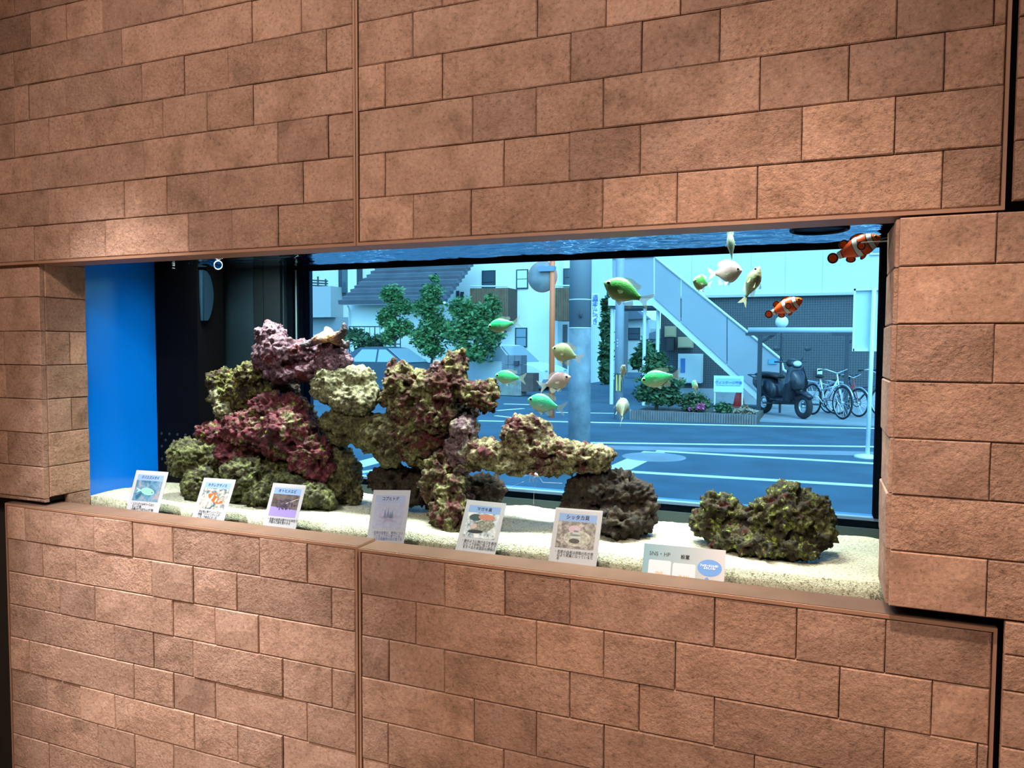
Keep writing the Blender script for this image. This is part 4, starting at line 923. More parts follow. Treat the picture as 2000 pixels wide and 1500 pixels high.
# --- right-hand apartment building with outside stair
RB = 18.7
DKW = pm('dark_mesh_cladding', (.050, .056, .066), .7, var=.06, scale=40)
PALEW = pm('pale_siding', (.62, .66, .66), .7, var=.03, scale=2)
def grid_mat(m):
    nt = m.node_tree; b = nt.nodes['Principled BSDF']; tc = N(nt, 'ShaderNodeTexCoord'); mp = N(nt, 'ShaderNodeMapping'); mp.inputs['Rotation'].default_value = (math.radians(90), 0, 0)
    br = N(nt, 'ShaderNodeTexBrick', Scale=10.0, offset=0.0); br.inputs['Color1'].default_value = (.052, .058, .068, 1); br.inputs['Color2'].default_value = (.042, .048, .058, 1); br.inputs['Mortar'].default_value = (.10, .11, .125, 1)
    br.inputs['Mortar Size'].default_value = .06; br.inputs['Brick Width'].default_value = .6; br.inputs['Row Height'].default_value = .6
    nt.links.new(tc.outputs['Object'], mp.inputs[0]); nt.links.new(mp.outputs[0], br.inputs['Vector']); nt.links.new(br.outputs['Color'], b.inputs['Base Color'])
grid_mat(DKW)
bR = thing('apartment_building', tuple(gnd(1560, 792)), 'apartment building with pale upper storey and dark lower wall behind the stairs', 'building')
rectp('upper_wall', 1205, 380, 1800, 574, RB, 3, PALEW, bR); rectp('lower_wall', 1290, 578, 1800, 764, RB+.06, 3, DKW, bR)
rectp('band', 1290, 573, 1800, 578, RB-.05, .3, pm('band_grey', (.42, .46, .48), .6), bR); rectp('foundation', 1290, 763, 1800, 796, RB-.02, 1, pm('foundation_grey', (.36, .38, .40), .8, var=.1), bR)
for x in (1352, 1468, 1535, 1608): rectp('siding_joint', x-.5, 400, x+.5, 573, RB-.006, .02, pm('joint_grey', (.48, .53, .55), .7), bR)
wq = rectp('window', 1700, 440, 1740, 497, RB-.05, .1, WHITE, bR); rectp('pane', 1704, 440, 1740, 492, RB-.07, .03, pm('far_window_glass', (.20, .30, .36), .15), wq)
SD = 17.0
st = thing('outside_stair', tuple(gnd(1490, 800)), 'grey outside staircase with panelled balustrade slanting down to the right', 'staircase')
STR = pm('stair_white_steel', (.62, .66, .68), .5); BAL = pm('balustrade_panel', (.30, .33, .37), .45, var=.04, scale=2)
quadp('stringer', [(1188,582),(1276,579),(1300,600),(1503,787),(1484,787),(1300,618),(1274,597),(1188,597)], SD, .12, STR, st)
for a, b, c, d in (((1196,506),(1276,502),(1276,580),(1196,582)), ((1279,505),(1329,545),(1329,628),(1279,583)), ((1331,547),(1419,619),(1419,711),(1331,630)), ((1421,621),(1482,671),(1482,769),(1421,713)), ((1484,673),(1524,704),(1524,795),(1484,771))):
    quadp('balustrade_panel', [a, b, c, d], SD-.03, .03, BAL, st)
MB().tube([at(x, y, SD-.04) for x, y in ((1196,504),(1277,500),(1526,702),(1530,722),(1552,737),(1567,735),(1567,747))], .030, 8).build('handrail', STR, st)
for i in range(11):
    x, y = 1300+18*i, 604+17*i
    p = at(x, y, SD+.1); MB().box((p.x-.14, SD+.12, p.z-.03), (p.x+.16, SD+.94, p.z)).build('tread', STR, st)
p = at(1190, 590, SD); q = at(1276, 590, SD); MB().box((p.x, SD+.12, p.z-.16), (q.x, SD+1.5, p.z-.02)).build('landing', pm('landing_grey', (.16, .18, .2), .7), st)
for x, yb in ((1258, 790), (1284, 790)): MB().tube([(at(x, 700, SD+.2).x, SD+.2, 0), (at(x, 700, SD+.2).x, SD+.2, at(x, 597, SD+.2).z)], .045, 8).build('column', STR, st)
MB().tube([(at(1195, 700, SD+.2).x, SD+.2, 0), (at(1195, 700, SD+.2).x, SD+.2, at(1195, 597, SD+.2).z)], .05, 8).build('column', STR, st)
rectp('blue_notice', 1501, 701, 1518, 711, SD-.06, .02, pm('notice_blue', (.10, .35, .60), .5), st)
BEIGE = pm('beige_box', (.50, .40, .24), .5); MBW = pm('box_white', (.70, .72, .70), .5)
def wallbox(label, cat, x0, y0, x1, y1, m, dep=.25, Y=RB):
    o = thing('meter_box' if cat == 'meter box' else 'utility_cabinet', tuple(at((x0+x1)/2, y1, Y)), label, cat)
    b = rectp('body', x0, y0, x1, y1, Y-dep, dep-.01, m, o); rectp('cover', x0+2, y0+2, x1-2, y1-2, Y-dep-.015, .014, m, b); return o
wallbox('upper beige meter box on the dark wall beside the stairs', 'meter box', 1298, 637, 1318, 658, BEIGE)
wallbox('black meter box hanging under the upper beige one', 'meter box', 1302, 660, 1316, 684, pm('meter_black', (.03, .035, .04), .4))
wallbox('lower beige meter box right of the black meter', 'meter box', 1324, 658, 1352, 679, BEIGE)
ub = wallbox('white utility cabinet with a blue label on the dark wall', 'cabinet', 1324, 691, 1369, 748, MBW, .4)
rectp('blue_label', 1329, 700, 1338, 728, RB-.43, .01, pm('label_blue', (.06, .20, .45), .5), ub)
sb = wallbox('small white switch box on the dark wall above the bicycles', 'switch box', 1596, 720, 1606, 731, MBW, .1)
# --- bicycle shelter
CY = 15.4
DK = pm('dark_steel', (.035, .042, .055), .5)
cp = thing('bicycle_shelter', tuple(gnd(1570, 812)), 'low bicycle shelter of dark posts carrying a pale grey beam', 'shelter')
a, b = at(1461, 645, CY), at(1700, 645, CY); MB().tube([a, b], .06, 12).build('beam', pm('beam_grey', (.42, .48, .54), .4), cp, True)
for x in (1485, 1655):
    p = at(x, 650, CY); MB().box((p.x-.045, CY-.045, 0), (p.x+.045, CY+.045, p.z)).build('post', DK, cp)
    MB().tube([p+Vector((0, 0, -.22)), p+Vector((.30, 0, -.03))], .025, 6).build('brace', DK, cp); MB().box((p.x-.3, CY-.05, p.z-.06), (p.x+.32, CY+.05, p.z)).build('bracket', DK, cp)
a = gnd(1482, 800); MB().tube([(at(1489, 792, CY).x, CY, .28), (at(1600, 792, CY).x, CY, .28)], .02, 6).build('low_rail', DK, cp)
gl = thing('globe_lamp', tuple(at(1527, 641, CY+.6)), 'round white globe lamp above the shelter beam', 'lamp')
c = at(1527, 629, CY+.6); MB().ball(c, 12.3*mm(c), 20, 14).build('globe', pm('opal_globe', (.80, .84, .84), .3), gl, True)
MB().tube([c-Vector((0, 0, .14)), Vector((c.x, c.y, 0))], .025, 8).build('post', DK, gl)
# --- notice sign seen from behind on a white pole
NY = 9.5
ns = thing('street_sign', tuple(gnd(1690, 893)), 'white framed signboard seen from behind on a pale pole at the right', 'sign')
SG = pm('sign_back_blue', (.55, .66, .70), .4); SGF = pm('sign_frame_white', (.76, .82, .84), .4)
rectp('board', 1669, 567, 1730, 682, NY+.04, .02, SG, ns)
for r_ in ((1666, 563, 1733, 567), (1666, 681, 1733, 686), (1666, 563, 1670, 686), (1729, 563, 1733, 686)): rectp('frame', *r_, NY, .06, SGF, ns)
p = gnd(1690, 892); zt = at(1698, 563, NY).z; MB().tube([(p.x+.02, NY-.03, .02), (p.x+.045, NY-.03, zt)], .027, 12).build('pole', SGF, ns, True)
MB().lathe((p.x, NY-.03, 0.0), [(.15, 0), (.14, .03), (.04, .05)], 24).build('base', SGF, ns, True)

# --- poles
def pole(name, label, base, ytop, rpx, m, cat='pole', extra=None):
    g = gnd(*base); k = mm(g); zt = at(base[0], ytop, g.y).z
    o = thing(name, tuple(g), label, cat); MB().tube([(g.x, g.y, 0), (g.x, g.y, zt)], [rpx*k*1.1, rpx*k], 20).build('shaft', m, o, True); return o, g, k
CP = pm('concrete_pole', (.36, .39, .42), .8, var=.28, scale=5, bump=.3, bscale=40, dist=.01)
bp_, g, k = pole('utility_pole', 'thick concrete utility pole in the middle of the street view', (1131,866), 380, 20, CP)
z0, z1 = at(1135, 640, g.y).z, at(1135, 400, g.y).z
MB().tube([(g.x, g.y, z0), (g.x, g.y, z1)], 21.2*k, 20).build('grey_sleeve', pm('sleeve_grey', (.19, .21, .24), .6), bp_, True)
for yy in (586, 641): MB().torus((g.x, g.y, at(1135, yy, g.y).z), 21*k, .01, (0, 0, 1), 24, 6).build('band', STR, bp_, True)
p = at(1134, 615, g.y-.2); MB().ball(p, (.03, .02, .05)).build('bolt', DK, bp_)
bn = thing('hanging_banner', tuple(at(1162, 634, g.y-.02)), 'white vertical banner with blue lettering on the concrete pole', 'banner')
rectp('plate', 1155.5, 573, 1169, 634, g.y-.02, .02, pm('banner_white', (.80, .84, .86), .5), bn)
for i, ch in enumerate('通学路につき'):
    me = text_mesh(ch, .095, 'CENTER', .02); q = at(1162.3, 586+9.4*i, g.y-.03)
    for v in me.vertices: v.co = Vector((q.x+v.co.x, q.y, q.z+v.co.y))-wpos(bn)
    link_mesh('character', me, INKB, bn)
op, g, k = pole('mirror_pole', 'orange traffic mirror pole left of the concrete pole', (1077,815), 400, 5, pm('orange_paint', (.95, .20, .07), .45))
mc = at(1058, 540, g.y+.0); MB().lathe((mc.x, g.y+.06, mc.z), [(.02, .10), (.22, .07), (.30, .02), (.32, 0), (.31, -.04), (.02, -.05)], 32, 'Y').build('mirror_back', pm('mirror_back_brown', (.28, .27, .27), .5, var=.2, scale=5), op, True)
MB().torus((mc.x, g.y+.05, mc.z), .315, .014, (0, 1, 0), 36, 8).build('mirror_rim', MATS['orange_paint'], op, True)
MB().box((at(1054, 526, g.y).x, g.y-.08, at(1054, 531, g.y).z), (at(1084, 526, g.y).x, g.y+.08, at(1054, 521, g.y).z)).build('bracket', pm('bracket_blue_grey', (.20, .28, .38), .5), op)
p2, g, k = pole('street_pole', 'grey street pole with a yellow and black band before the stair landing', (1208,818), 380, 8.2, pm('pole_grey', (.30, .33, .37), .6, var=.06))
MB().tube([(g.x, g.y, at(1208, 766, g.y).z), (g.x, g.y, at(1208, 729, g.y).z)], 8.9*k, 16).build('black_band', BLACK, p2, True)
for dx in (-3.5, 2.8): MB().box((g.x+dx*k, g.y-9.4*k, at(1208, 763, g.y).z), (g.x+(dx+2.6)*k, g.y-8.6*k, at(1208, 732, g.y).z)).build('yellow_stripe', pm('stripe_yellow', (.80, .50, .06), .5), p2)
for i in range(3): q = at(1208, 664+6*i, g.y); MB().ball((q.x, g.y-8.2*k, q.z), .012).build('bolt', WHITE, p2)
p3, g, k = pole('antenna_pole', 'slim pole with step irons behind the white banner', (1170,735), 380, 3.2, pm('pole_dark', (.16, .20, .25), .6))
for i in range(9):
    z = at(1170, 512+11*i, g.y).z; s = -1 if i % 2 else 1; MB().tube([(g.x, g.y, z), (g.x+s*.45, g.y, z+.05)], .018, 6).build('step_iron', DK, p3)

# --- plants
LEAF = {}
def leaf_mat(key, c1, c2):
    if key not in LEAF: LEAF[key] = pm('leaf_'+key, c1, .6, col2=c2, scale=3.0)
    return LEAF[key]
def foliage(blobs, n, size, seed, droop=.3, shell=.35):
    R = random.Random(seed); mb = MB(); tot = sum(b[1][0]*b[1][2] for b in blobs)
    for c, r in blobs:
        for i in range(int(n*r[0]*r[2]/tot)):
            d = Vector((R.gauss(0,1), R.gauss(0,1), R.gauss(0,1))).normalized()*(R.random()**.45)*R.uniform(.85, 1.25)
            p = Vector(c)+Vector((d.x*r[0], d.y*r[1], d.z*r[2])); s = size*R.uniform(.6, 1.4)
            a = Vector((R.gauss(0,1), R.gauss(0,1), R.gauss(0,.5))).normalized(); b = a.orthogonal().normalized(); b = (Matrix.Rotation(R.random()*6.28, 3, a) @ b)
            mb.add([p-a*s, p-b*s*.45, p+a*s, p+b*s*.45], [(0,1,2,3)])
    return mb
def pxblobs(l, Y):
    out = []
    for (x, y, rx, ry) in l:
        c = at(x, y, Y); k = mm(c); out.append((c, (rx*k, rx*k*.9, ry*k)))
    return out
def tree(name, label, base, Y, blobs, n, size, mat, seed, trunk_px=3, cat='tree', branches=True):
    g = at(*base, Y); g.z = 0; root = thing(name, tuple(g), label, cat); bl = pxblobs(blobs, Y); k = mm(g)
    R = random.Random(seed); top = max((b[0] for b in bl), key=lambda v: v.z)
    MB().tube([g, g.lerp(Vector((bl[0][0].x, Y, bl[0][0].z*.6)), .8)+Vector((.1, 0, 0)), bl[0][0]], [trunk_px*k, trunk_px*k*.7, trunk_px*k*.3], 8).build('trunk', pm('bark', (.10, .08, .07), .9, var=.2), root, True)
    if branches:
        for c, r in bl[1:]:
            s = Vector((g.x, Y, 0)).lerp(bl[0][0], R.uniform(.45, .8)); MB().tube([s, s.lerp(c, .6)+Vector((0, 0, -.1)), c+Vector((0, 0, r[2]*.5))], [trunk_px*k*.45, trunk_px*k*.3, trunk_px*k*.12], 6).build('branch', MATS['bark'], root, True)
    f = foliage(bl, n, size, seed).build('foliage', mat, root); f['kind'] = 'stuff'; return root
G1 = leaf_mat('street_tree', (.035, .13, .045), (.12, .26, .08)); G2 = leaf_mat('hedge', (.02, .07, .03), (.06, .14, .05)); G3 = leaf_mat('pine', (.03, .085, .035), (.08, .17, .06))
tree('leafy_tree', 'leafy garden tree left of the others, over the grey car', (770,735), 22.0, [(766,575,24,18),(785,600,26,16),(755,620,20,20),(780,640,30,18),(760,660,16,14)], 2600, .085, G1, 1)
tree('leafy_tree', 'tall leafy garden tree rising highest against the tiled roof', (836,740), 21.5, [(845,570,22,18),(850,545,10,10),(835,600,30,24),(850,640,32,26),(825,660,24,20),(845,680,26,18)], 3400, .085, G1, 2)
tree('leafy_tree', 'broad leafy garden tree beside the wooden balcony', (905,740), 21.0, [(900,600,26,22),(930,620,28,26),(955,650,34,30),(900,650,32,28),(925,690,40,20),(960,600,20,24)], 4200, .085, G1, 3)
tree('hedge_shrub', 'dark shrub behind the iron fence at the left end of the window', (700,735), 23.4, [(690,655,22,14),(715,670,26,18),(745,665,20,14),(665,660,16,14)], 900, .12, G2, 4, 2)
tree('conifer_hedge', 'tall dark hedge between the concrete pole and the stair', (1184,760), 27.0, [(1184,600,9,22),(1183,640,10,26),(1184,690,11,30),(1182,730,11,22)], 900, .16, G2, 5, 2, 'hedge', False)
def shrub(name, label, base, Y, blobs, n, size, mat, seed, cat='shrub', tr=2.5): return tree(name, label, base, Y, blobs, n, size, mat, seed, tr, cat)
shrub('clipped_pine', 'cloud-pruned green pine in the planter', (1279,803), 14.3, [(1281,702,22,17),(1282,722,30,12),(1290,745,44,13),(1262,768,24,18),(1290,772,34,20),(1314,775,20,16)], 3800, .055, G3, 6, 'pine', 4)
az = shrub('azalea_bush', 'round azalea bush with pink flowers in the planter', (1356,805), 14.2, [(1356,786,28,19)], 1100, .045, leaf_mat('azalea', (.035, .08, .03), (.10, .15, .05)), 7)
fl = foliage(pxblobs([(1368,793,10,7),(1348,797,4,3)], 13.98), 120, .04, 8).build('pink_flowers', pm('azalea_pink', (.80, .16, .40), .5), az); fl['kind'] = 'stuff'
shrub('small_shrub', 'small low green shrub beside the pale blue sign', (1412,806), 14.2, [(1412,797,17,10)], 500, .045, G3, 9, 'shrub', 1)
shrub('dry_grass_tuft', 'straw-coloured dry grass heap at the end of the planter', (1456,808), 14.2, [(1456,804,20,7),(1456,797,8,7)], 500, .05, leaf_mat('straw', (.28, .22, .15), (.45, .36, .26)), 10, 'grass', 1)
tree('alley_tree', 'green tree at the far end of the alley under the stair landing', (1262,740), 33, [(1262,690,18,26),(1245,705,12,14),(1285,690,10,16)], 800, .22, G2, 11, 2)

# planter kerb
pk = thing('planter_kerb', tuple(gnd(1350, 826)), 'low brown brick planter kerb in front of the clipped pine', 'kerb')
BRK = pm('kerb_brick', (.17, .15, .15), .85, var=.2, scale=6)
xk0, xk1, yk = at(1229, 818, 13.35).x, at(1478, 818, 13.35).x, 13.35
nb = 52
for i in range(nb):
    a = xk0+(xk1-xk0)*i/nb; b_ = xk0+(xk1-xk0)*(i+1)/nb
    MB().box((a+.004, yk, 0), (b_-.004, yk+.12, .185+random.uniform(-.006, .006))).build('brick', BRK, pk)
MB().box((xk0, yk+.125, 0), (xk1, 15.2, .14)).build('soil', pm('soil', (.10, .085, .07), .95, var=.2), pk)
# name sign of the building, cone
bs_ = thing('name_sign', tuple(at(1422, 806, 14.5)), 'pale blue building name sign on two legs above the planter', 'sign')
rectp('board', 1394, 734, 1452, 766, 14.5, .04, pm('sign_pale_blue', (.50, .70, .74), .5), bs_)
rectp('border', 1399, 739, 1447, 753, 14.5, .01, pm('sign_blue_border', (.30, .50, .62), .5), bs_, .012)
for x in (1396, 1450): MB().tube([(at(x, 760, 14.53).x, 14.53, .1), (at(x, 760, 14.53).x, 14.53, at(x, 766, 14.53).z)], .018, 8).build('leg', STR, bs_)
me = text_mesh('ヴィンテージ壱番', .068, 'CENTER', .02); q = at(1423, 749.5, 14.48)
for v in me.vertices: v.co = Vector((q.x+v.co.x, q.y, q.z+v.co.y))-wpos(bs_)
link_mesh('lettering', me, INKB, bs_)
cn = thing('traffic_cone', tuple(gnd(1443, 796)), 'small red traffic cone behind the pale blue sign', 'cone')
g = gnd(1443, 796); MB().lathe((g.x, g.y, 0.05), [(.14, 0), (.10, .22), (.045, .44)], 16).build('cone_body', pm('cone_red', (.75, .06, .04), .5), cn, True)
MB().box((g.x-.22, g.y-.22, .0), (g.x+.22, g.y+.22, .05)).build('foot', pm('cone_foot', (.30, .05, .05), .6), cn)

# --- scooter and bicycles (local: x forward, z up)
TYRE = pm('tyre_rubber', (.02, .02, .022), .8); CHROME = pm('bright_metal', (.62, .66, .70), .25, metal=.7)
def wheel(root, x, r, wd, spokes=0, rim=CHROME):
    w_ = MB().torus((x, 0, r), r-wd, wd, (0, 1, 0), 32, 8).build('wheel', TYRE, root, True, True)
    MB().torus((x, 0, r), r-2.1*wd, wd*.45, (0, 1, 0), 32, 6).build('rim', rim, w_, True, True)
    if spokes:
        for i in range(spokes):
            q = 2*math.pi*i/spokes; MB().tube([(x, .02*(-1)**i, r), (x+(r-2*wd)*math.cos(q), 0, r+(r-2*wd)*math.sin(q))], .0035, 4).build('spoke', rim, w_, False, True)
    MB().lathe((x, -.03, r), [(.028, 0), (.028, .06)], 10, 'Y').build('hub', rim, w_, True, True)
def place(root, p, rz): root.location = p; root.rotation_euler = (0, 0, rz)
def bicycle(label, p, rz, col, basket=False, rack=True, s=1.0):
    b = thing('bicycle', (0, 0, 0), label, 'bicycle', 'parked bicycles'); fm = col; R = .335
    wheel(b, .53, R, .020, 18); wheel(b, -.53, R, .020, 18)
    hd, bb_, st_, ra, fa = (.36, 0, .78), (-.08, 0, .29), (-.24, 0, .72), (-.53, 0, R), (.53, 0, R)
    MB().tube([hd, bb_], .020, 8).tube([(.38, 0, .68), (-.20, 0, .55)], .018, 8).tube([bb_, st_, (-.27, 0, .80)], .017, 8).tube([bb_, ra], .013, 6).tube([st_, ra], .011, 6).build('frame', fm, b, True, True)
    MB().tube([(.33, 0, .90), (.40, 0, .66), (.47, 0, .5), fa], .014, 8).build('fork', fm, b, True, True)
    MB().tube([(.18, .27, .98), (.30, .24, 1.0), (.33, 0, .92), (.30, -.24, 1.0), (.18, -.27, .98)], .012, 8).build('handlebar', CHROME, b, True, True)
    for s_ in (1, -1): MB().tube([(.10, s_*.275, .97), (.21, s_*.265, .985)], .017, 8).build('grip', TYRE, b, True, True)
    MB().ball((-.29, 0, .83), (.13, .075, .035), 14, 8).build('saddle', TYRE, b, True, True)
    MB().torus((-.08, 0, .29), .085, .012, (0, 1, 0), 20, 6).build('chainring', DK, b, True, True)
    for s_ in (1, -1): MB().tube([(-.08, .05*s_, .29), (-.08+.12*s_, .08*s_, .29-.12*s_), (-.08+.12*s_, .16*s_, .29-.12*s_)], .011, 6).build('crank', CHROME, b, True, True)
    for x in (.53, -.53):
        pts = [(x+.365*math.cos(math.radians(q)), 0, R+.365*math.sin(math.radians(q))) for q in (range(20, 135, 14) if x > 0 else range(30, 175, 14))]
        MB().tube(pts, .018, 6).build('mudguard', CHROME, b, True, True)
    if rack:
        MB().tube([(-.27, .06, .70), (-.80, .06, .72), (-.80, -.06, .72), (-.27, -.06, .70)], .009, 6).tube([(-.75, .06, .72), (-.53, .07, R)], .007, 5).tube([(-.75, -.06, .72), (-.53, -.07, R)], .007, 5).build('rack', CHROME, b, True, True)
    if basket:
        bk = MB()
        for i in range(7): z = .74+.035*i; bk.tube([(.42, .16, z), (.70+.01*i, .17, z), (.70+.01*i, -.17, z), (.42, -.16, z), (.42, .16, z)], .004, 4)
        bk.build('basket', CHROME, b, True, True)
    b.scale = (s, s, s); place(b, p, rz)
g = gnd(1634, 823); bicycle('white bicycle nearest the kerb with its front wheel toward the street', (g.x-.18, 15.35, 0.03), math.radians(-58), pm('bike_white', (.72, .74, .76), .35))
g = gnd(1646, 820); bicycle('red-framed bicycle tucked between the other two', (g.x+.02, 16.0, 0.03), math.radians(-52), pm('bike_red', (.40, .06, .05), .35), s=.88)
g = gnd(1688, 820); bicycle('dark bicycle closest to the white signpost', (g.x-.06, 15.75, 0.03), math.radians(-33), pm('bike_dark', (.05, .06, .09), .35))
g = gnd(1529, 818)
sc = thing('motor_scooter', (0, 0, 0), 'black motor scooter parked under the bicycle shelter', 'scooter')
SCB = pm('scooter_black', (.022, .025, .034), .25)
wheel(sc, .60, .225, .055); wheel(sc, -.58, .225, .055)
def sweep(name, secs, m, par):     # secs: (x, z, halfwidth, halfheight)
    mb = MB(); vs = []; fs = []; n = 12
    for x, z, w_, h_ in secs:
        for k_ in range(n): q = 2*math.pi*k_/n; c_, s_ = math.cos(q), math.sin(q); vs.append((x, w_*math.copysign(abs(c_)**.6, c_), z+h_*math.copysign(abs(s_)**.6, s_)))
    for i in range(len(secs)-1):
        for k_ in range(n): fs.append((i*n+k_, i*n+(k_+1) % n, (i+1)*n+(k_+1) % n, (i+1)*n+k_))
    fs += [tuple(range(n)), tuple((len(secs)-1)*n+k_ for k_ in range(n))]
    return mb.add(vs, fs).build(name, m, par, True, True)
sweep('rear_body', [(-.92, .66, .05, .05), (-.80, .62, .13, .10), (-.55, .56, .17, .17), (-.25, .50, .17, .20), (-.12, .42, .15, .16)], SCB, sc)
sweep('seat', [(-.78, .755, .10, .03), (-.60, .77, .15, .05), (-.25, .76, .14, .045), (-.08, .73, .09, .03)], pm('seat_vinyl', (.015, .015, .018), .5), sc)
sweep('footboard', [(-.2, .30, .16, .05), (.30, .30, .17, .045)], SCB, sc)
mb = MB().prism([(.26, -.20, .30), (.34, -.22, .62), (.30, -.14, .92), (.30, .14, .92), (.34, .22, .62), (.26, .20, .30)], (.09, 0, .02)); mb.build('leg_shield', SCB, sc, False, True)
sweep('front_cowl', [(.34, .72, .19, .20), (.44, .68, .15, .18), (.52, .62, .06, .10)], SCB, sc)
sweep('front_mudguard', [(.42, .42, .05, .03), (.60, .475, .075, .03), (.80, .40, .05, .03)], SCB, sc)
MB().tube([(.34, 0, .90), (.46, 0, .56), (.60, .09, .24)], .03, 8).build('fork', DK, sc, True, True)
sweep('handlebar_cover', [(.18, 1.0, .10, .05), (.30, 1.0, .15, .08), (.40, .97, .09, .06)], SCB, sc)
MB().ball((.40, 0, .99), (.04, .09, .055), 12, 8).build('headlight', pm('headlight_lens', (.55, .62, .66), .1), sc, True, True)
MB().tube([(.18, .33, 1.02), (.26, .12, 1.02), (.26, -.12, 1.02), (.18, -.33, 1.02)], .016, 8).build('handlebar', DK, sc, True, True)
for s_ in (1, -1):
    mi = MB().tube([(.24, .2*s_, 1.04), (.25, .30*s_, 1.22)], .008, 6).build('mirror_stalk', DK, sc, True, True); MB().ball((.25, .33*s_, 1.27), (.02, .075, .05), 12, 8).build('mirror_head', DK, mi, True, True)
MB().tube([(-.85, .09, .70), (-1.02, .09, .74), (-1.02, -.09, .74), (-.85, -.09, .70)], .012, 6).build('grab_rail', DK, sc, True, True)
sc.scale = (1.12, 1.12, 1.12); place(sc, (g.x-.02, 15.2, .03), math.radians(-52))

# --- cars
def car(label, p, rz, paint, L=4.4, H=1.45, hatch=False):
    c = thing('car', (0, 0, 0), label, 'car', 'parked cars'); W2 = .87; l = L/2
    lower = [(-l, .42), (-l+.02, .78), (-l+.25, .93), (-.55*l, .96), (.42*l, .94), (.8*l, .82), (l-.04, .66), (l, .40), (l-.1, .22), (-l+.1, .22)]
    mb = MB().prism([(x, -W2, z) for x, z in lower], (0, 2*W2, 0)); b = mb.build('body', paint, c, False, True)
    rear = -l+.10 if hatch else -.62*l
    cab = [(rear-.25 if not hatch else -l+.04, .93), (-.30*l if not hatch else -.75*l, H-.03), (-.05*l, H), (.12*l, H-.04), (.45*l, .93)]
    mb = MB(); n = len(cab); vs = [(x, -W2+.04+.16*(z-.93)/.5, z) for x, z in cab]+[(x, W2-.04-.16*(z-.93)/.5, z) for x, z in cab]
    mb.add(vs, [tuple(range(n)), tuple(range(n, 2*n))[::-1]]+[(i, i+1, n+i+1, n+i) for i in range(n-1)]); mb.build('cabin', paint, c, False, True)
    gm = pm('car_glass', (.28, .36, .40), .08)  # pale base colour stands in for reflections on the car windows
    for s_ in (-1, 1):
        y = lambda z: s_*(W2-.035-.16*(z-.93)/.5)
        for (xa, xb, ta, tb) in ((.39*l, .02*l, .13*l, .02*l), (-.01*l, -.42*l, -.01*l, -.26*l)):
            MB().prism([(xa, y(.97), .97), (xb, y(.97), .97), (tb, y(H-.09), H-.09), (ta, y(H-.09), H-.09)], (0, s_*.012, 0)).build('side_window', gm, c, False, True)
        for x in (-.60*l, .62*l):
            w_ = MB().torus((x, s_*(W2-.09), .31), .22, .095, (0, 1, 0), 24, 8).build('wheel', TYRE, c, True, True); MB().lathe((x, s_*(W2-.02)-.02, .31), [(.19, 0), (.19, .03), (.05, .035)], 16, 'Y').build('hubcap', CHROME, w_, True, True)
        MB().ball((.36*l, s_*(W2+.06), .98), (.06, .09, .06), 10, 6).build('wing_mirror', paint, c, True, True)
        MB().ball((l-.12, s_*.62, .68), (.12, .14, .06), 12, 6).build('headlight', pm('headlight_lens', (.55, .62, .66), .1), c, True, True)
    MB().prism([(.44*l, -W2+.1, .95), (.44*l, W2-.1, .95), (.15*l, W2-.22, H-.06), (.15*l, -W2+.22, H-.06)], (.02, 0, .01)).build('windscreen', gm, c, False, True)
    place(c, p, rz); return c
g = gnd(765, 764); car('grey sedan parked across the street behind the left rock pile', (g.x, 19.4, 0), math.radians(2), pm('car_grey', (.045, .065, .095), .3))
g = at(985, 757, 22.8); car('white car parked before the white house, half behind the gatepost', (g.x, 22.8, 0), math.radians(-12), pm('car_white', (.72, .76, .78), .3), 4.3, 1.55, True)
g = at(604, 700, 24.5); car('pale vehicle at the far left edge of the window', (g.x, 24.5, 0), math.radians(4), pm('car_silver', (.45, .50, .55), .3), 4.4, 1.95, True)

# --- houses across the street
BW = pm('house_white_render', (.74, .77, .76), .8, var=.03, scale=1.5); GLW = pm('house_glass', (.05, .08, .11), .12); FRM = pm('house_window_frame', (.03, .04, .05), .5)
WOOD = pm('balcony_wood', (.17, .10, .06), .7, var=.2, scale=6)
def hwin(parent, x0, y0, x1, y1, Y, m=GLW, fr=FRM):
    f = rectp('window', x0, y0, x1, y1, Y-.06, .1, fr, parent); rectp('pane', x0+2.2, y0+2.2, x1-2.2, (y0+y1)/2-.7, Y-.08, .04, m, f); rectp('pane', x0+2.2, (y0+y1)/2+.7, x1-2.2, y1-2.2, Y-.08, .04, m, f); return f
HB = 27.0
hb = thing('white_house', tuple(at(1000, 745, HB)), 'white rendered house with dark windows and wooden balconies', 'house')
rectp('wall', 846, 330, 1090, 752, HB, 6, BW, hb); rectp('wall', 1090, 330, 1150, 752, HB+.7, 5, BW, hb)
hwin(hb, 941, 528, 967, 575, HB); hwin(hb, 1008, 526, 1031, 564, HB, pm('pale_curtain', (.62, .70, .72), .5)); hwin(hb, 1006, 640, 1029, 678, HB, pm('house_glass_pale', (.22, .32, .40), .2)); hwin(hb, 1100, 524, 1116, 560, HB+.7)  # panes of the second window are one plain pale colour
hwin(hb, 891, 568, 896, 592, HB); hwin(hb, 899, 570, 905, 592, HB); rectp('door', 1094, 634, 1107, 752, HB+.64, .1, pm('entrance_grey', (.12, .13, .14), .6), hb)
for (x0, x1, y0, y1) in ((918, 992, 563, 626), (1084, 1118, 562, 626)):
    bl = rectp('balcony', x0, y0, x1, y1, HB-1.0, 1.0, pm('balcony_back', (.08, .05, .035), .8), hb)
    n = int((x1-x0)/3.1)
    for i in range(n): rectp('slat', x0+(x1-x0)*i/n+.3, y0, x0+(x1-x0)*(i+1)/n-.3, y1, HB-1.03, .03, WOOD, bl)
    MB().tube([at(x0, y0-4, HB-1), at(x1, y0-4, HB-1)], .03, 6).build('rail', STR, bl)
HC = 25.0
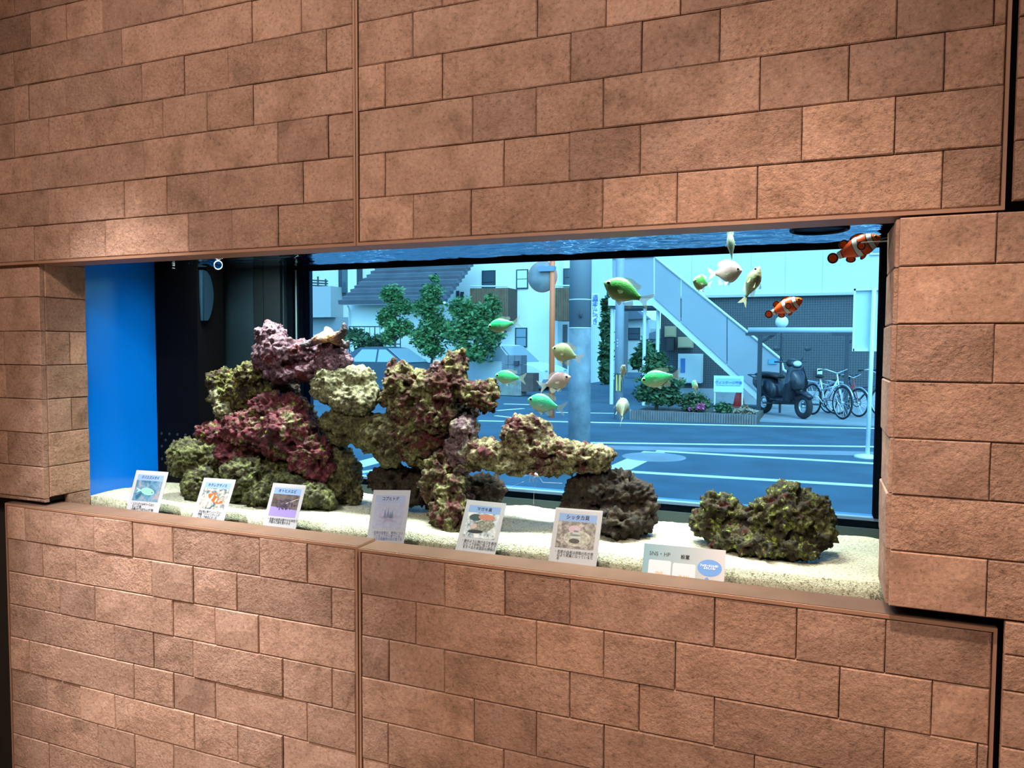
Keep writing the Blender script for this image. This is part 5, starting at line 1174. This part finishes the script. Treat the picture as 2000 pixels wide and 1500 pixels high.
hc = thing('tiled_roof_house', tuple(at(780, 745, HC)), 'cream house with a long grey tiled roof behind the trees', 'house')
rectp('wall', 682, 592, 858, 745, HC, 5, pm('house_cream', (.70, .72, .68), .8), hc)
RT = pm('roof_tile_grey', (.12, .13, .16), .6, var=.12, scale=2)
RT2 = pm('roof_tile_grey_dark', (.095, .10, .125), .6, var=.12, scale=2)
nrow = 13
for i in range(nrow):          # roof courses, each a real sloping step
    t0, t1 = i/nrow, (i+1)/nrow
    la, lb = (666+(742-666)*t0*1.35, 590-68*t0*1.35), (666+(742-666)*t1*1.35, 590-68*t1*1.35)
    ra, rb_ = (868+(922-868)*t0*1.35, 588-73*t0*1.35), (868+(922-868)*t1*1.35, 588-73*t1*1.35)
    Ya, Yb_ = HC-.6+1.6*t0, HC-.6+1.6*t1
    p = [at(*la, Ya), at(*ra, Ya), at(*rb_, Yb_), at(*lb, Yb_)]
    p[0] += Vector((0, -.22, .06)); p[1] += Vector((0, -.22, .06))
    MB().prism(p, (0, .05, -.16)).build('roof_course', RT if i % 2 else RT2, hc)
MB().tube([at(664, 593, HC-.68), at(870, 592, HC-.68)], .06, 8).build('gutter', WHITE, hc, True)
MB().tube([at(679, 597, HC-.3), at(682, 604, HC-.1), at(682, 740, HC-.1)], .04, 8).build('downpipe', WHITE, hc, True)
hd_ = thing('flat_house', tuple(at(640, 745, 29)), 'flat-topped house with a balcony railing at the far left of the window', 'house')
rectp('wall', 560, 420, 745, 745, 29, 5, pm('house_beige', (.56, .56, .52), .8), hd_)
rectp('balcony', 560, 560, 646, 620, 28, 1.0, pm('parapet_grey', (.34, .35, .36), .8), hd_); rectp('lower_wall', 560, 620, 700, 745, 28.4, .6, pm('lower_wall_grey', (.22, .24, .26), .8), hd_)  # lower wall is one even darker grey
f = rectp('window', 661, 520, 706, 578, 28.9, .1, FRM, hd_); rectp('pane', 668, 524, 678, 572, 28.85, .04, GLW, f); rectp('curtain', 679, 524, 696, 572, 28.85, .04, pm('curtain_white', (.62, .68, .70), .7), f)
for i in range(3): MB().tube([at(584, 546+5*i, 28.1), at(640, 549+5*i, 28.1)], .035, 6).build('rail', DK, hd_)
for x in (588, 605, 621, 636): MB().tube([at(x, 562, 28.1), at(x, 540 if x == 621 else 545, 28.1)], .045, 6).build('rail_post', DK, hd_)
# fence, gatepost and low wall
fe = thing('iron_fence', tuple(at(730, 735, 23.2)), 'thin dark iron garden fence in front of the cream house', 'fence')
for y in (638, 672): MB().tube([at(682, y, 23.2), at(782, y, 23.2)], .02, 6).build('rail', DK, fe)
for i in range(11): x = 682+10*i; MB().tube([at(x, 637, 23.2), at(x, 735, 23.2)], .022 if i % 5 == 0 else .012, 6).build('bar', DK, fe)
gp = thing('gatepost', tuple(gnd(1000, 770)), 'grey block gatepost with a mailbox beside the white car', 'gatepost')
GPM = pm('gatepost_stone', (.16, .17, .20), .8, var=.25, scale=4)
for i in range(4):
    for j in range(3): rectp('block', 980+12.7*j, 694+19*i, 980+12.7*(j+1)-.6, 694+19*(i+1)-.6, 19.6, .5, GPM, gp)
rectp('mailbox', 1003, 705, 1012, 713, 19.5, .1, DK, gp)
lw_ = thing('garden_wall', tuple(gnd(1000, 770)), 'low stone garden wall with a brown end block by the roadside', 'wall')
rectp('wall_body', 950, 740, 1018, 772, 19.0, .4, pm('garden_wall_stone', (.22, .22, .20), .85, var=.3, scale=5), lw_); rectp('end_block', 1018, 729, 1041, 765, 19.0, .5, pm('brown_block', (.10, .065, .055), .8, var=.2), lw_)
# far end of the alley
fa = thing('alley_house', tuple(at(1240, 740, 42)), 'small blue-roofed house at the end of the alley', 'house')
rectp('wall', 1222, 622, 1256, 745, 42, 4, pm('alley_wall', (.44, .48, .50), .8), fa); quadp('roof', [(1218,606),(1240,604),(1262,622),(1222,624)], 41.6, 1.5, pm('alley_roof', (.10, .13, .18), .7), fa)
hwin(fa, 1226, 640, 1250, 664, 42); rectp('wall', 1256, 642, 1300, 745, 44, 4, pm('alley_wall_low', (.30, .33, .36), .8), fa); quadp('roof', [(1256,655),(1300,640),(1300,662),(1256,662)], 43.6, 1.5, MATS['alley_roof'], fa)
ow = thing('roadside_house', tuple(gnd(1184, 728)), 'grey house side seen between the concrete pole and the hedge', 'house')
rectp('wall', 1120, 575, 1192, 730, 37, 4, pm('side_house_grey', (.12, .135, .15), .8), ow); rectp('garage_door', 1152, 690, 1166, 728, 36.9, .1, pm('garage_brown', (.20, .11, .07), .7), ow)
# overhead wires
for i, (a, b, za, zb) in enumerate((((-14, 24), (3, 12), 6.2, 5.0), ((-14, 24.5), (3, 12.5), 5.6, 4.4))):
    w_ = thing('overhead_wire', (a[0], a[1], za), 'upper overhead cable sagging across the street' if i == 0 else 'lower overhead cable sagging across the street', 'cable')
    pts = [(a[0]+(b[0]-a[0])*t/12, a[1]+(b[1]-a[1])*t/12, za+(zb-za)*t/12-1.0*math.sin(math.pi*t/12)) for t in range(13)]
    MB().tube(pts, .012, 5).build('cable', DK, w_)
